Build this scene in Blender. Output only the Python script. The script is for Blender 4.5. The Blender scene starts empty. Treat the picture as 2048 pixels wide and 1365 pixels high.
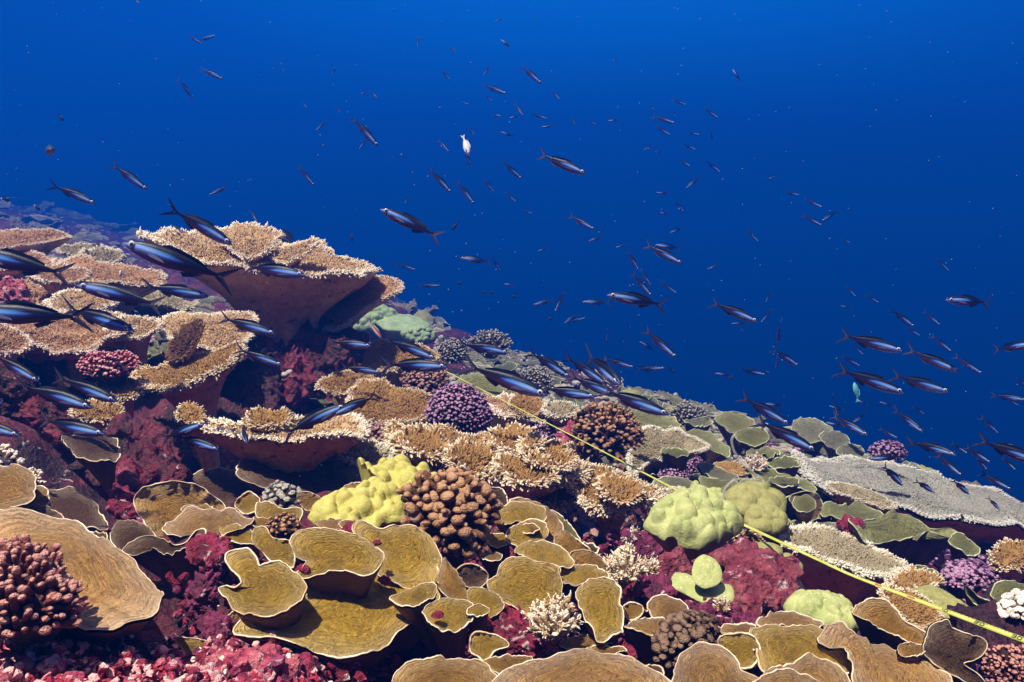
import bpy, math, random
import numpy as np
from mathutils import Vector, Matrix

# ------------------------------------------------------------------ camera, light, water
S = bpy.context.scene
COL = S.collection
CAM = np.array([0.0, 0.0, 1.5])
FPX = 1607.0                                   # focal length in pixels of the 2048-wide photograph
PITCH = math.atan((682.5 - 350.0) / FPX)
RIGHT = np.array([1.0, 0, 0])
FWD = np.array([0, math.cos(PITCH), -math.sin(PITCH)])
UPV = np.array([0, math.sin(PITCH), math.cos(PITCH)])
cd = bpy.data.cameras.new("camera"); cam = bpy.data.objects.new("camera", cd); COL.objects.link(cam)
cd.sensor_width = 36.0; cd.lens = 36.0 * FPX / 2048.0
cd.clip_start = 0.02; cd.clip_end = 500
cam.location = CAM; cam.rotation_euler = (math.pi / 2 - PITCH, 0, 0)
S.camera = cam
S.view_settings.view_transform = 'Standard'; S.view_settings.look = 'None'
S.view_settings.exposure = 1.25; S.view_settings.gamma = 1.0
S.cycles.use_denoising = True
S.cycles.max_bounces = 5; S.cycles.diffuse_bounces = 4; S.cycles.volume_bounces = 0
S.cycles.transparent_max_bounces = 4; S.cycles.caustics_reflective = False; S.cycles.caustics_refractive = False
S.cycles.use_adaptive_sampling = True; S.cycles.adaptive_threshold = 0.02

SUN_EL, SUN_AZ = math.radians(71), math.radians(232)      # azimuth clockwise from +y: high on the left, a little behind the diver
sun_dir = Vector((math.sin(SUN_AZ) * math.cos(SUN_EL), math.cos(SUN_AZ) * math.cos(SUN_EL), math.sin(SUN_EL)))
ld = bpy.data.lights.new("sun", 'SUN'); ld.energy = 5.0; ld.angle = math.radians(0.6); ld.color = (1.0, 0.91, 0.74)
lo = bpy.data.objects.new("sun", ld); COL.objects.link(lo); lo.rotation_euler = sun_dir.to_track_quat('Z', 'Y').to_euler()

S.world = bpy.data.worlds.new("World"); S.world.use_nodes = True
wt = S.world.node_tree; wt.nodes.clear()
def wn(t, **k):
    n = wt.nodes.new(t)
    for a, b in k.items(): setattr(n, a, b)
    return n
wo = wn('ShaderNodeOutputWorld'); wb = wn('ShaderNodeBackground'); wc = wn('ShaderNodeTexCoord')
dotn = wn('ShaderNodeVectorMath', operation='DOT_PRODUCT')
bd = np.array([0.12, 0.87, 0.48]); bd /= np.linalg.norm(bd)        # brightest water lies up and to the right
dotn.inputs[1].default_value = bd
wr = wn('ShaderNodeValToRGB'); wm = wn('ShaderNodeMapRange')
wm.inputs['From Min'].default_value = -1.0; wm.inputs['From Max'].default_value = 1.0
wt.links.new(wc.outputs['Generated'], dotn.inputs[0]); wt.links.new(dotn.outputs['Value'], wm.inputs['Value'])
wt.links.new(wm.outputs['Result'], wr.inputs['Fac']); sx = wn('ShaderNodeSeparateXYZ'); wz = wn('ShaderNodeMapRange'); wz.interpolation_type = 'SMOOTHSTEP'
wz.inputs['From Min'].default_value = 0.62; wz.inputs['From Max'].default_value = 0.92; wz.inputs['To Max'].default_value = 1.0
wt.links.new(wc.outputs['Generated'], sx.inputs[0]); wt.links.new(sx.outputs['Z'], wz.inputs['Value'])
mx = wn('ShaderNodeMix', data_type='RGBA'); mx.inputs[7].default_value = (0.36, 0.28, 0.21, 1)     # the bright window of the surface overhead
wt.links.new(wz.outputs['Result'], mx.inputs[0]); wt.links.new(wr.outputs['Color'], mx.inputs[6]); wt.links.new(mx.outputs[2], wb.inputs['Color'])
wt.links.new(wb.outputs['Background'], wo.inputs['Surface'])
def ramp(node, stops):
    e = node.color_ramp.elements
    while len(e) > 1: e.remove(e[-1])
    e[0].position = stops[0][0]; e[0].color = (*stops[0][1], 1)
    for p, c in stops[1:]:
        x = e.new(p); x.color = (*c, 1)
ramp(wr, [(0.0, (0.02, 0.014, 0.02)), (0.5, (0.004, 0.012, 0.05)), (0.78, (0.0003, 0.010, 0.08)), (0.92, (0.0005, 0.055, 0.28)), (1.0, (0.002, 0.12, 0.46))])
wb.inputs['Strength'].default_value = 1.0

# ------------------------------------------------------------------ geometry helpers
def ray(px, py):
    return RIGHT * (px - 1024.0) / FPX - UPV * (py - 682.5) / FPX + FWD
def pt(px, py, D):
    return CAM + ray(px, py) * D
VY0, VYS, HP = 385.0, 0.20, 0.47                # vanishing line of the sloping reef and the camera's height over it
_d1, _d2 = ray(0, VY0), ray(2048, VY0 + VYS * 2048)
NP_ = np.cross(_d2, _d1); NP_ /= np.linalg.norm(NP_)
if NP_[2] < 0: NP_ = -NP_

def _hash(ix, iy, iz):
    h = (ix.astype(np.int64) * 374761393 + iy.astype(np.int64) * 668265263 + iz.astype(np.int64) * 2147483647) & 0xffffffff
    h = ((h ^ (h >> 13)) * 1274126177) & 0xffffffff
    return ((h ^ (h >> 16)) & 0xffff) / 32767.5 - 1.0
def vnoise(P):
    P = np.asarray(P, float); i = np.floor(P).astype(np.int64); f = P - i; f = f * f * (3 - 2 * f)
    x, y, z = i[..., 0], i[..., 1], i[..., 2]; r = 0
    for a in (0, 1):
        wa = f[..., 0] if a else 1 - f[..., 0]
        for b in (0, 1):
            wb_ = f[..., 1] if b else 1 - f[..., 1]
            for c in (0, 1):
                wc_ = f[..., 2] if c else 1 - f[..., 2]
                r = r + wa * wb_ * wc_ * _hash(x + a, y + b, z + c)
    return r
def fbm(P, o=4, g=0.5):
    P = np.asarray(P, float); r = 0; a = 1.0
    for k in range(o):
        r = r + a * vnoise(P * (2.03 ** k) + 17.3 * k); a *= g
    return r

BUMPS = []    # (x, y, radius, height): mounds and hollows of the reef
def ground(x, y):
    """height of the reef surface at x, y"""
    x = np.asarray(x, float); y = np.asarray(y, float)
    z = CAM[2] + (-HP - NP_[0] * x - NP_[1] * y) / NP_[2]
    s = np.maximum(0, 0.804 * (x + 0.73) + 0.594 * (y - 7.3) + 0.25)
    z = z - 0.16 * s ** 1.6 * np.clip((x / np.maximum(y, 0.5) + 0.17) / 0.14, 0.10, 1.0)        # the slope falls away beyond the crest
    for bx, by, br, bh in BUMPS:
        z = z + bh * np.exp(-((x - bx) ** 2 + (y - by) ** 2) / (br * br))
    return z
def gdepth(px, py):
    """depth at which the ray of a pixel meets the reef slope"""
    vy = VY0 + VYS * px
    return min(HP * FPX / max(py - vy, 12.0), 30.0)

def link(name, loc=None, parent=None, data=None):
    o = bpy.data.objects.new(name, data); COL.objects.link(o)
    if loc is not None: o.location = loc
    if parent is not None: o.parent = parent
    return o
def tag(o, label=None, cat=None, group=None, kind=None):
    if label: o['label'] = label
    if cat: o['category'] = cat
    if group: o['group'] = group
    if kind: o['kind'] = kind
    return o
def mesh(name, V, F, mat=None, attrs=None, smooth=True, cols=None, mats=None, midx=None):
    """V (n,3), F (m,4) or (m,3) or list of those arrays"""
    if not isinstance(F, (list, tuple)): F = [F]
    F = [np.asarray(f, np.int64) for f in F if len(f)]
    me = bpy.data.meshes.new(name)
    me.vertices.add(len(V)); me.vertices.foreach_set('co', np.asarray(V, np.float32).ravel())
    li = np.concatenate([f.ravel() for f in F]); lt = np.concatenate([np.full(len(f), f.shape[1]) for f in F])
    ls = np.concatenate([[0], np.cumsum(lt)[:-1]])
    me.loops.add(len(li)); me.loops.foreach_set('vertex_index', li.astype(np.int32))
    me.polygons.add(len(lt)); me.polygons.foreach_set('loop_start', ls.astype(np.int32))
    me.update(calc_edges=True)
    me.polygons.foreach_set('use_smooth', np.full(len(lt), smooth))
    for k, v in (attrs or {}).items():
        a = me.attributes.new(k, 'FLOAT', 'POINT'); a.data.foreach_set('value', np.asarray(v, np.float32))
    if cols is not None:
        a = me.attributes.new('col', 'FLOAT_COLOR', 'POINT')
        c = np.ones((len(V), 4), np.float32); c[:, :3] = cols; a.data.foreach_set('color', c.ravel())
    for m in (mats or ([mat] if mat else [])): me.materials.append(m)
    if midx is not None: me.polygons.foreach_set('material_index', np.asarray(midx, np.int32))
    me.validate()
    return me
def part(name, V, F, mat, parent, base=None, **k):
    V = np.asarray(V, float)
    if base is not None: V = V - base
    return link(name, parent=parent, data=mesh(name, V, F, mat, **k))
def grid_faces(nr, nc, wrap=True, flip=False):
    r = np.arange(nr - 1)[:, None]; c = np.arange(nc if wrap else nc - 1)[None, :]; c2 = (c + 1) % nc
    q = np.stack([r * nc + c, r * nc + c2, (r + 1) * nc + c2, (r + 1) * nc + c], -1).reshape(-1, 4)
    return q[:, ::-1] if flip else q
def smooth_closed(P, n):
    """closed Catmull-Rom curve through P, n samples evenly spaced by length"""
    P = np.asarray(P, float); m = len(P); out = []
    u = np.linspace(0, 1, 12, endpoint=False)[:, None]
    for i in range(m):
        a, b, c, d = P[i - 1], P[i], P[(i + 1) % m], P[(i + 2) % m]
        out.append(0.5 * ((2 * b) + (c - a) * u + (2 * a - 5 * b + 4 * c - d) * u ** 2 + (3 * b - a - 3 * c + d) * u ** 3))
    Q = np.concatenate(out); L = np.concatenate([[0], np.cumsum(np.linalg.norm(np.roll(Q, -1, 0) - Q, axis=1))])
    Q = np.vstack([Q, Q[:1]]); s = np.linspace(0, L[-1], n, endpoint=False)
    return np.stack([np.interp(s, L, Q[:, k]) for k in range(Q.shape[1])], 1)

# ------------------------------------------------------------------ materials
def new_mat(name):
    m = bpy.data.materials.new(name); m.use_nodes = True; t = m.node_tree; t.nodes.clear()
    o = t.nodes.new('ShaderNodeOutputMaterial'); b = t.nodes.new('ShaderNodeBsdfPrincipled')
    t.links.new(b.outputs[0], o.inputs[0])
    return m, t, b
class NT:
    def __init__(s, t): s.t = t
    def n(s, ty, **k):
        x = s.t.nodes.new(ty)
        for a, b in k.items(): setattr(x, a, b)
        return x
    def l(s, a, b): s.t.links.new(a, b)
    def coord(s): return s.n('ShaderNodeTexCoord').outputs['Object']
    def attr(s, name): return s.n('ShaderNodeAttribute', attribute_name=name)
    def noise(s, scale, detail=4, rough=0.55, vec=None, dist=0.0):
        x = s.n('ShaderNodeTexNoise'); x.inputs['Scale'].default_value = scale; x.inputs['Detail'].default_value = detail
        x.inputs['Roughness'].default_value = rough; x.inputs['Distortion'].default_value = dist
        if vec is not None: s.l(vec, x.inputs['Vector'])
        return x.outputs['Fac']
    def ramp(s, fac, stops):
        x = s.n('ShaderNodeValToRGB'); ramp(x, stops); s.l(fac, x.inputs['Fac']); return x.outputs['Color']
    def mix(s, fac, a, b, mode='MIX'):
        x = s.n('ShaderNodeMix', data_type='RGBA', blend_type=mode)
        for v, i in ((fac, 0), (a, 6), (b, 7)):
            if isinstance(v, (int, float)): x.inputs[i].default_value = v
            elif isinstance(v, tuple): x.inputs[i].default_value = (*v, 1)
            else: s.l(v, x.inputs[i])
        return x.outputs[2]
    def math(s, op, a, b=0.0, c=0.0):
        x = s.n('ShaderNodeMath', operation=op)
        for v, i in ((a, 0), (b, 1), (c, 2)):
            if isinstance(v, (int, float)): x.inputs[i].default_value = v
            else: s.l(v, x.inputs[i])
        return x.outputs[0]
    def bump(s, h, strength, dist, bsdf):
        x = s.n('ShaderNodeBump'); x.inputs['Strength'].default_value = strength; x.inputs['Distance'].default_value = dist
        s.l(h, x.inputs['Height']); s.l(x.outputs[0], bsdf.inputs['Normal'])

def mat_plate(name, base, dark, pale, bands=7.0, bandamt=0.75):
    """leafy plate coral: growth bands, grazing stains, pale margin"""
    m, t, b = new_mat(name); N = NT(t); co = N.coord()
    ta = N.attr('t').outputs['Fac']
    n1 = N.noise(9, 5, 0.6, co); n2 = N.noise(60, 4, 0.6, co, 0.5); n3 = N.noise(240, 2, 0.5, co)
    cv = N.n('ShaderNodeCombineXYZ'); N.l(N.math('MULTIPLY', ta, 22.0), cv.inputs[0])
    N.l(N.math('MULTIPLY', N.attr('ca').outputs['Fac'], 3.2), cv.inputs[1]); N.l(N.math('MULTIPLY', N.attr('sa').outputs['Fac'], 3.2), cv.inputs[2])
    st = N.noise(1.0, 5, 0.68, cv.outputs[0], 0.3)                       # short streaks that follow the growing edge
    w = N.math('SINE', N.math('ADD', N.math('MULTIPLY', ta, bands * 6.283), N.math('MULTIPLY', n1, 16.0)))
    w = N.math('MULTIPLY_ADD', w, 0.5, 0.5)
    band = N.math('MULTIPLY', N.math('POWER', w, 4.0), N.math('MULTIPLY', N.ramp(n2, [(0.45, (0, 0, 0)), (0.66, (1, 1, 1))]), bandamt * 0.5))
    c = N.mix(N.ramp(n1, [(0.35, (0, 0, 0)), (0.7, (1, 1, 1))]), base, tuple(0.55 * x + 0.45 * y for x, y in zip(base, dark)))
    n0 = N.noise(14, 3, 0.6, co, 1.2)                                  # grazed and silted patches keep to parts of the plate
    c = N.mix(N.math('MULTIPLY', N.math('MULTIPLY', N.ramp(st, [(0.46, (0, 0, 0)), (0.60, (1, 1, 1))]), N.ramp(n0, [(0.46, (0.28, 0.28, 0.28)), (0.62, (1, 1, 1))])), bandamt), c, dark)
    c = N.mix(N.math('MULTIPLY', N.ramp(st, [(0.30, (1, 1, 1)), (0.42, (0, 0, 0))]), 0.5), c, tuple(min(1, x * 1.35) for x in base))
    c = N.mix(band, c, dark)
    n4 = N.noise(5.5, 4, 0.6, co, 0.8)
    c = N.mix(N.ramp(n4, [(0.56, (0, 0, 0)), (0.70, (0.55, 0.55, 0.55))]), c, tuple(min(1, x * 1.25 + 0.10) for x in base))
    c = N.mix(N.ramp(n4, [(0.28, (0.75, 0.75, 0.75)), (0.40, (0, 0, 0))]), c, tuple(0.4 * x + 0.6 * y for x, y in zip(base, dark)))
    c = N.mix(N.ramp(n3, [(0.68, (0, 0, 0)), (0.75, (0.7, 0.7, 0.7))]), c, tuple(min(1, x * 1.8) for x in base))
    c = N.mix(N.ramp(n3, [(0.27, (0.6, 0.6, 0.6)), (0.34, (0, 0, 0))]), c, dark)
    edge = N.math('ADD', ta, N.math('MULTIPLY', N.math('SUBTRACT', n1, 0.5), 0.12))
    c = N.mix(N.ramp(edge, [(0.55, (0, 0, 0)), (0.84, (0.38, 0.38, 0.38)), (0.95, (0.6, 0.6, 0.6)), (1.0, (0.75, 0.75, 0.75))]), c, pale)
    oi = N.n('ShaderNodeObjectInfo').outputs['Random']
    c = N.mix(N.math('MULTIPLY', oi, 0.25), c, tuple(0.55 * x + 0.2 * y for x, y in zip(base, dark)))
    N.l(c, b.inputs['Base Color']); b.inputs['Roughness'].default_value = 0.50
    b.inputs['Specular IOR Level'].default_value = 0.5
    h = N.math('ADD', N.math('MULTIPLY', n2, 0.9), N.math('ADD', N.math('MULTIPLY', n3, 0.35), N.math('MULTIPLY', st, 2.2)))
    N.bump(h, 1.0, 0.016, b)
    return m
def mat_simple(name, c1, c2, scale=40, rough=0.7, bump=0.5, bd=0.004, spec=0.25, c3=None, s3=150):
    m, t, b = new_mat(name); N = NT(t); co = N.coord()
    n1 = N.noise(scale, 6, 0.62, co, 0.4); n2 = N.noise(s3, 3, 0.6, co)
    c = N.mix(N.ramp(n1, [(0.35, (0, 0, 0)), (0.65, (1, 1, 1))]), c1, c2)
    if c3: c = N.mix(N.ramp(n2, [(0.60, (0, 0, 0)), (0.68, (1, 1, 1))]), c, c3)
    N.l(c, b.inputs['Base Color']); b.inputs['Roughness'].default_value = rough; b.inputs['Specular IOR Level'].default_value = spec
    N.bump(N.math('ADD', n1, N.math('MULTIPLY', n2, 0.5)), bump, bd, b)
    return m
def mat_tip(name, low, high, tip, start=0.55, scale=30, sp=0.3):
    """branching coral: colour runs to a pale growing tip (attribute tip 0..1)"""
    m, t, b = new_mat(name); N = NT(t); co = N.coord()
    a = N.attr('tip').outputs['Fac']; n1 = N.noise(scale, 4, 0.6, co); n2 = N.noise(420, 2, 0.5, co)
    c = N.mix(n1, low, high)
    c = N.mix(N.ramp(a, [(start, (0, 0, 0)), (1.0, (1, 1, 1))]), c, tip)
    N.l(c, b.inputs['Base Color']); b.inputs['Roughness'].default_value = 0.7; b.inputs['Specular IOR Level'].default_value = sp
    N.bump(N.math('ADD', n2, N.math('MULTIPLY', n1, 0.8)), 0.9, 0.005, b)
    return m
def mat_rock(name, cols, scale=14, white=0.0):
    """reef rock under crusts of coralline algae"""
    m, t, b = new_mat(name); N = NT(t); co = N.coord()
    n1 = N.noise(scale, 7, 0.65, co, 0.6); n2 = N.noise(scale * 7, 5, 0.65, co, 0.3); n3 = N.noise(scale * 3.1, 4, 0.6, co, 1.0)
    k = len(cols)
    c = N.ramp(n1, [(0.30 + 0.42 * i / (k - 1), cols[i]) for i in range(k)])
    c = N.mix(N.ramp(n2, [(0.35, (0.65, 0.65, 0.65)), (0.6, (0, 0, 0))]), c, tuple(x * 0.25 for x in cols[0]))
    if white: c = N.mix(N.ramp(n3, [(0.66 - white * 0.1, (0, 0, 0)), (0.74 - white * 0.1, (0.8, 0.8, 0.8))]), c, (0.62, 0.50, 0.52))
    N.l(c, b.inputs['Base Color']); b.inputs['Roughness'].default_value = 0.55; b.inputs['Specular IOR Level'].default_value = 0.35
    N.bump(N.math('ADD', N.math('MULTIPLY', n3, 0.9), n2), 0.9, 0.012, b)
    return m
M = {}
M['yellow'] = mat_plate('yellow_plate', (0.74, 0.46, 0.040), (0.17, 0.075, 0.008), (0.84, 0.64, 0.30), 6, 0.8)
M['ochre'] = mat_plate('ochre_plate', (0.62, 0.33, 0.048), (0.15, 0.062, 0.010), (0.80, 0.57, 0.32), 5, 0.7)
M['tan'] = mat_plate('tan_plate', (0.68, 0.38, 0.100), (0.27, 0.125, 0.030), (0.78, 0.58, 0.40), 3, 0.7)
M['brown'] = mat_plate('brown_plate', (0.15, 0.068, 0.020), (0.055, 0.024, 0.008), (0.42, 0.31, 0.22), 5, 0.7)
M['olive'] = mat_plate('olive_plate', (0.34, 0.34, 0.105), (0.12, 0.12, 0.036), (0.50, 0.50, 0.24), 4, 0.6)
M['grey'] = mat_plate('grey_plate', (0.34, 0.33, 0.19), (0.15, 0.145, 0.08), (0.52, 0.52, 0.36), 4, 0.5)
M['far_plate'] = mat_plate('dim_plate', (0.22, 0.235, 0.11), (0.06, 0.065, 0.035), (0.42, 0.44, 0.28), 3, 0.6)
M['rim'] = mat_simple('pale_rim', (0.86, 0.74, 0.58), (0.40, 0.26, 0.12), 22, 0.6, 0.3, 0.002)
M['rim_olive'] = mat_simple('olive_rim', (0.56, 0.60, 0.38), (0.26, 0.28, 0.14), 16, 0.6, 0.3, 0.002)
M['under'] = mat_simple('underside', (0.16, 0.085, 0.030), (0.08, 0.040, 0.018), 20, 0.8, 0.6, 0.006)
M['under_t'] = mat_simple('bounce_lit_underside', (0.80, 0.46, 0.21), (0.60, 0.31, 0.13), 26, 0.8, 1.0, 0.02, 0.2, (0.26, 0.10, 0.06), 34)  # albedo raised to paint in bounce light missing under the tables
M['t_gold'] = mat_tip('gold_branchlets', (0.26, 0.135, 0.036), (0.38, 0.225, 0.075), (0.92, 0.84, 0.68), 0.70)
M['t_tan'] = mat_tip('tan_branchlets', (0.37, 0.225, 0.105), (0.52, 0.35, 0.18), (0.97, 0.90, 0.78), 0.50)
M['t_rose'] = mat_tip('rose_branchlets', (0.30, 0.155, 0.075), (0.42, 0.24, 0.125), (0.96, 0.85, 0.74), 0.52)
M['t_grey'] = mat_tip('grey_branchlets', (0.26, 0.215, 0.13), (0.38, 0.32, 0.21), (0.90, 0.86, 0.74), 0.5)
M['t_pale'] = mat_tip('pale_branchlets', (0.18, 0.18, 0.155), (0.36, 0.355, 0.30), (0.84, 0.82, 0.76), 0.5, 9)
M['t_shaded'] = mat_tip('shade_dark_branchlets', (0.060, 0.024, 0.010), (0.11, 0.045, 0.018), (0.26, 0.14, 0.07), 0.5)  # darkened branchlets: the fan's shadow is put into the colour
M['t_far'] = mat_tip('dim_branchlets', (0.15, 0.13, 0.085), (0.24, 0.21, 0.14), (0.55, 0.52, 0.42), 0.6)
M['f_brown'] = mat_tip('brown_fingers', (0.11, 0.044, 0.016), (0.19, 0.078, 0.030), (0.50, 0.29, 0.16), 0.78)
M['f_shaded'] = mat_tip('shade_dark_lobes', (0.05, 0.024, 0.012), (0.095, 0.048, 0.024), (0.26, 0.17, 0.11), 0.8)  # brown fingers darkened, the shade they stand in painted into the colour
M['f_rose'] = mat_tip('rose_fingers', (0.13, 0.028, 0.028), (0.20, 0.055, 0.045), (0.58, 0.30, 0.25), 0.75)
M['f_purple'] = mat_tip('purple_fingers', (0.055, 0.012, 0.062), (0.11, 0.028, 0.10), (0.52, 0.30, 0.46), 0.75)
M['f_mauve'] = mat_tip('mauve_fingers', (0.13, 0.052, 0.045), (0.19, 0.085, 0.072), (0.40, 0.23, 0.20), 0.6)
M['f_white'] = mat_tip('white_fingers', (0.40, 0.29, 0.22), (0.55, 0.42, 0.33), (0.90, 0.80, 0.70), 0.3)
M['f_red'] = mat_tip('red_fingers', (0.24, 0.010, 0.030), (0.36, 0.025, 0.060), (0.78, 0.42, 0.42), 0.65)
M['f_grey'] = mat_tip('grey_fingers', (0.10, 0.085, 0.075), (0.16, 0.14, 0.125), (0.42, 0.40, 0.36), 0.6)
M['lime'] = mat_simple('lime_lobes', (0.33, 0.30, 0.062), (0.44, 0.40, 0.105), 22, 0.6, 0.6, 0.004, 0.25, (0.55, 0.53, 0.24), 260)
M['green'] = mat_simple('green_lobes', (0.25, 0.29, 0.10), (0.37, 0.39, 0.16), 22, 0.6, 0.6, 0.004, 0.25, (0.48, 0.50, 0.30), 260)
M['moss'] = mat_simple('moss_lobes', (0.19, 0.19, 0.055), (0.28, 0.27, 0.095), 22, 0.6, 0.6, 0.004, 0.25, (0.36, 0.36, 0.2), 260)
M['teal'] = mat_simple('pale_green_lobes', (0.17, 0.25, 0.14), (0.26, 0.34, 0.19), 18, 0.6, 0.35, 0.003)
M['lilac'] = mat_simple('lilac_lobes', (0.28, 0.17, 0.19), (0.36, 0.24, 0.26), 18, 0.6, 0.35, 0.003)
M['crimson'] = mat_rock('crimson_crust', [(0.045, 0.003, 0.012), (0.17, 0.006, 0.030), (0.30, 0.014, 0.055), (0.34, 0.06, 0.16), (0.55, 0.22, 0.26)], 15, 0.7)
M['rosy'] = mat_rock('rosy_crust', [(0.06, 0.008, 0.018), (0.19, 0.020, 0.045), (0.30, 0.07, 0.095), (0.46, 0.24, 0.24)], 12, 0.6)
M['purple'] = mat_rock('purple_crust', [(0.035, 0.004, 0.020), (0.13, 0.010, 0.050), (0.25, 0.030, 0.10), (0.50, 0.24, 0.32)], 12, 0.6)
M['pink'] = mat_rock('pink_crust', [(0.22, 0.012, 0.045), (0.42, 0.04, 0.10), (0.60, 0.18, 0.22), (0.82, 0.58, 0.54)], 16, 1.0)
M['maroon'] = mat_rock('shade_dark_maroon', [(0.008, 0.002, 0.004), (0.026, 0.004, 0.008), (0.07, 0.007, 0.020), (0.15, 0.03, 0.05)], 10, 0.0)  # near-black tones paint the darkness of the cave into the rock
M['wine'] = mat_rock('shade_dark_wine', [(0.010, 0.0015, 0.004), (0.045, 0.003, 0.009), (0.17, 0.007, 0.030), (0.30, 0.07, 0.13)], 9, 0.15)  # crimson crust darkened: shade of cave and table painted into its colour
M['core'] = mat_simple('gap_shade_core', (0.030, 0.013, 0.009), (0.015, 0.007, 0.006), 40, 0.9)  # near-black colour paints shade into the gaps between fingers
M['reef'] = mat_rock('reef_floor', [(0.012, 0.004, 0.008), (0.035, 0.007, 0.014), (0.13, 0.010, 0.030), (0.20, 0.10, 0.085)], 11, 0.3)
# ------------------------------------------------------------------ coral builders
def nrm(a): return a / np.linalg.norm(a, axis=-1, keepdims=True)
def project(pts, P0, n):
    out = []
    for x, y in pts:
        r = ray(x, y); q = r @ n
        if abs(q) < 1e-6: return None
        s = ((P0 - CAM) @ n) / q
        if s <= 0 or s > 80: return None
        out.append(CAM + r * s)
    return np.array(out)
def solve_plane(pts, D, aspect, roll, anchor=None):
    """tilt of a coral's growth plane for which the outline opens to a natural width-to-depth ratio"""
    pts = np.asarray(pts, float); c = (pts.max(0) + pts.min(0)) / 2 if anchor is None else np.asarray(anchor, float)
    P0 = pt(c[0], c[1], D); best = None
    for tilt in np.arange(-6, 84, 1.5):
        a, b = math.radians(tilt), math.radians(roll)
        n = np.array([math.sin(b), -math.sin(a) * math.cos(b), math.cos(a) * math.cos(b)])
        if n @ ray(*c) > -0.03: continue
        Q = project(pts, P0, n)
        if Q is None: continue
        v = nrm(np.cross(n, RIGHT)); u = np.cross(v, n)
        du, dv = np.ptp(Q @ u), np.ptp(Q @ v)
        e = abs(math.log(dv / du / aspect))
        if best is None or e < best[0]: best = (e, n, u, v, Q)
    return P0, best[1], best[2], best[3], best[4]
RECS = []        # screen box and depth of what is built, so that fish keep clear of the corals
def outline3(spec_pts, D, aspect, roll, n, wob=0.0, seed=0):
    P0, nn, u, v, Q = solve_plane(spec_pts, D, aspect, roll)
    c = Q.mean(0)
    q2 = np.stack([(Q - c) @ u, (Q - c) @ v], 1)
    s = smooth_closed(q2, n)
    R = math.sqrt(np.ptp(q2[:, 0]) * np.ptp(q2[:, 1])) / 2
    cc = s.mean(0); s = s - cc; c = c + cc[0] * u + cc[1] * v
    if wob:
        k = 1 + wob * fbm(np.stack([s[:, 0] / R * 2.2, s[:, 1] / R * 2.2, np.full(len(s), seed * 3.7)], 1), 3)
        k = k + wob * 0.35 * fbm(np.stack([s[:, 0] / R * 9, s[:, 1] / R * 9, np.full(len(s), seed * 1.9)], 1), 2)
        s = s * k[:, None]
    a = np.array(spec_pts); RECS.append((a[:, 0].min(), a[:, 1].min(), a[:, 0].max(), a[:, 1].max(), D - R * 0.9))
    return c, nn, u, v, s, R
def depth_for(pts, k, D):
    if D: return D
    a = np.array(pts, float); cx = (a[:, 0].min() + a[:, 0].max()) / 2; cx = min(max(cx, 0), 2048)
    y0, y1 = a[:, 1].min(), min(a[:, 1].max(), 1400)
    return gdepth(cx, y0 + (y1 - y0) * 0.72) * k
def foot_of(c, R, foot, D, mx=None):
    if foot: return pt(foot[0], foot[1], foot[2] if len(foot) > 2 else D)
    g = float(ground(c[0], c[1])) - 0.03
    z = min(g, c[2] - 0.35 * R); z = max(z, c[2] - (mx or 2.2) * R - 0.03)
    return np.array([c[0] + 0.02, c[1] + 0.15 * R, z])
def funnel(c, n, s3, dd, foot, R, nt, seed, thick, prof=None):
    """underside of a plate or table, narrowing to its stalk"""
    ks = np.array([1.0, 0.97, 0.90, 0.80, 0.68, 0.55, 0.42, 0.32, 0.25, 0.21, 0.20, 0.22])
    off = np.array([0.0, .005, .015, .03, .06, .12, .22, .36, .52, .70, .86, 1.0])
    if prof: ks = np.array(prof[0]); off = np.array(prof[1])
    rings = []
    for k, o in zip(ks, off):
        th = thick * (1 + 3 * (1 - k))
        th += 0.07 * R * min(1.0, (1 - k) * 5)
        rings.append(c + s3 * k - n * (dd * (1 - k * k) + th) + (foot - c) * o)
    V = np.array(rings)
    disp = fbm(V * (5 / R) + seed, 3) * R * 0.02
    V = V - n * (np.abs(disp) * np.clip((1 - ks) * 4, 0, 1)[:, None])[..., None]
    V = V - n * (R * 0.006 * (1 + np.sin(np.arange(len(s3)) * 2 * math.pi / len(s3) * 23 + seed))[None] * np.clip((1 - ks) * 5, 0, 1)[:, None])[..., None]
    ang = fbm(V * (2.5 / R) + seed * 2, 2)
    V = V + (V - V.mean(1, keepdims=True)) * (0.20 * ang * (1 - ks)[:, None])[..., None]
    return V.reshape(-1, 3), grid_faces(len(ks), len(s3), True, True)
def ring_tube(P, out, up, rad, k=6):
    n = len(P); a = np.linspace(0, 2 * math.pi, k, endpoint=False)
    V = P[:, None, :] + (out[:, None, :] * np.cos(a)[None, :, None] + up[:, None, :] * np.sin(a)[None, :, None]) * (rad[:, None, None])
    r = np.arange(n)[:, None]; c = np.arange(k)[None, :]
    F = np.stack([r * k + c, ((r + 1) % n) * k + c, ((r + 1) % n) * k + (c + 1) % k, r * k + (c + 1) % k], -1).reshape(-1, 4)
    return V.reshape(-1, 3), F[:, ::-1]
SEED = [0]
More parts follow.
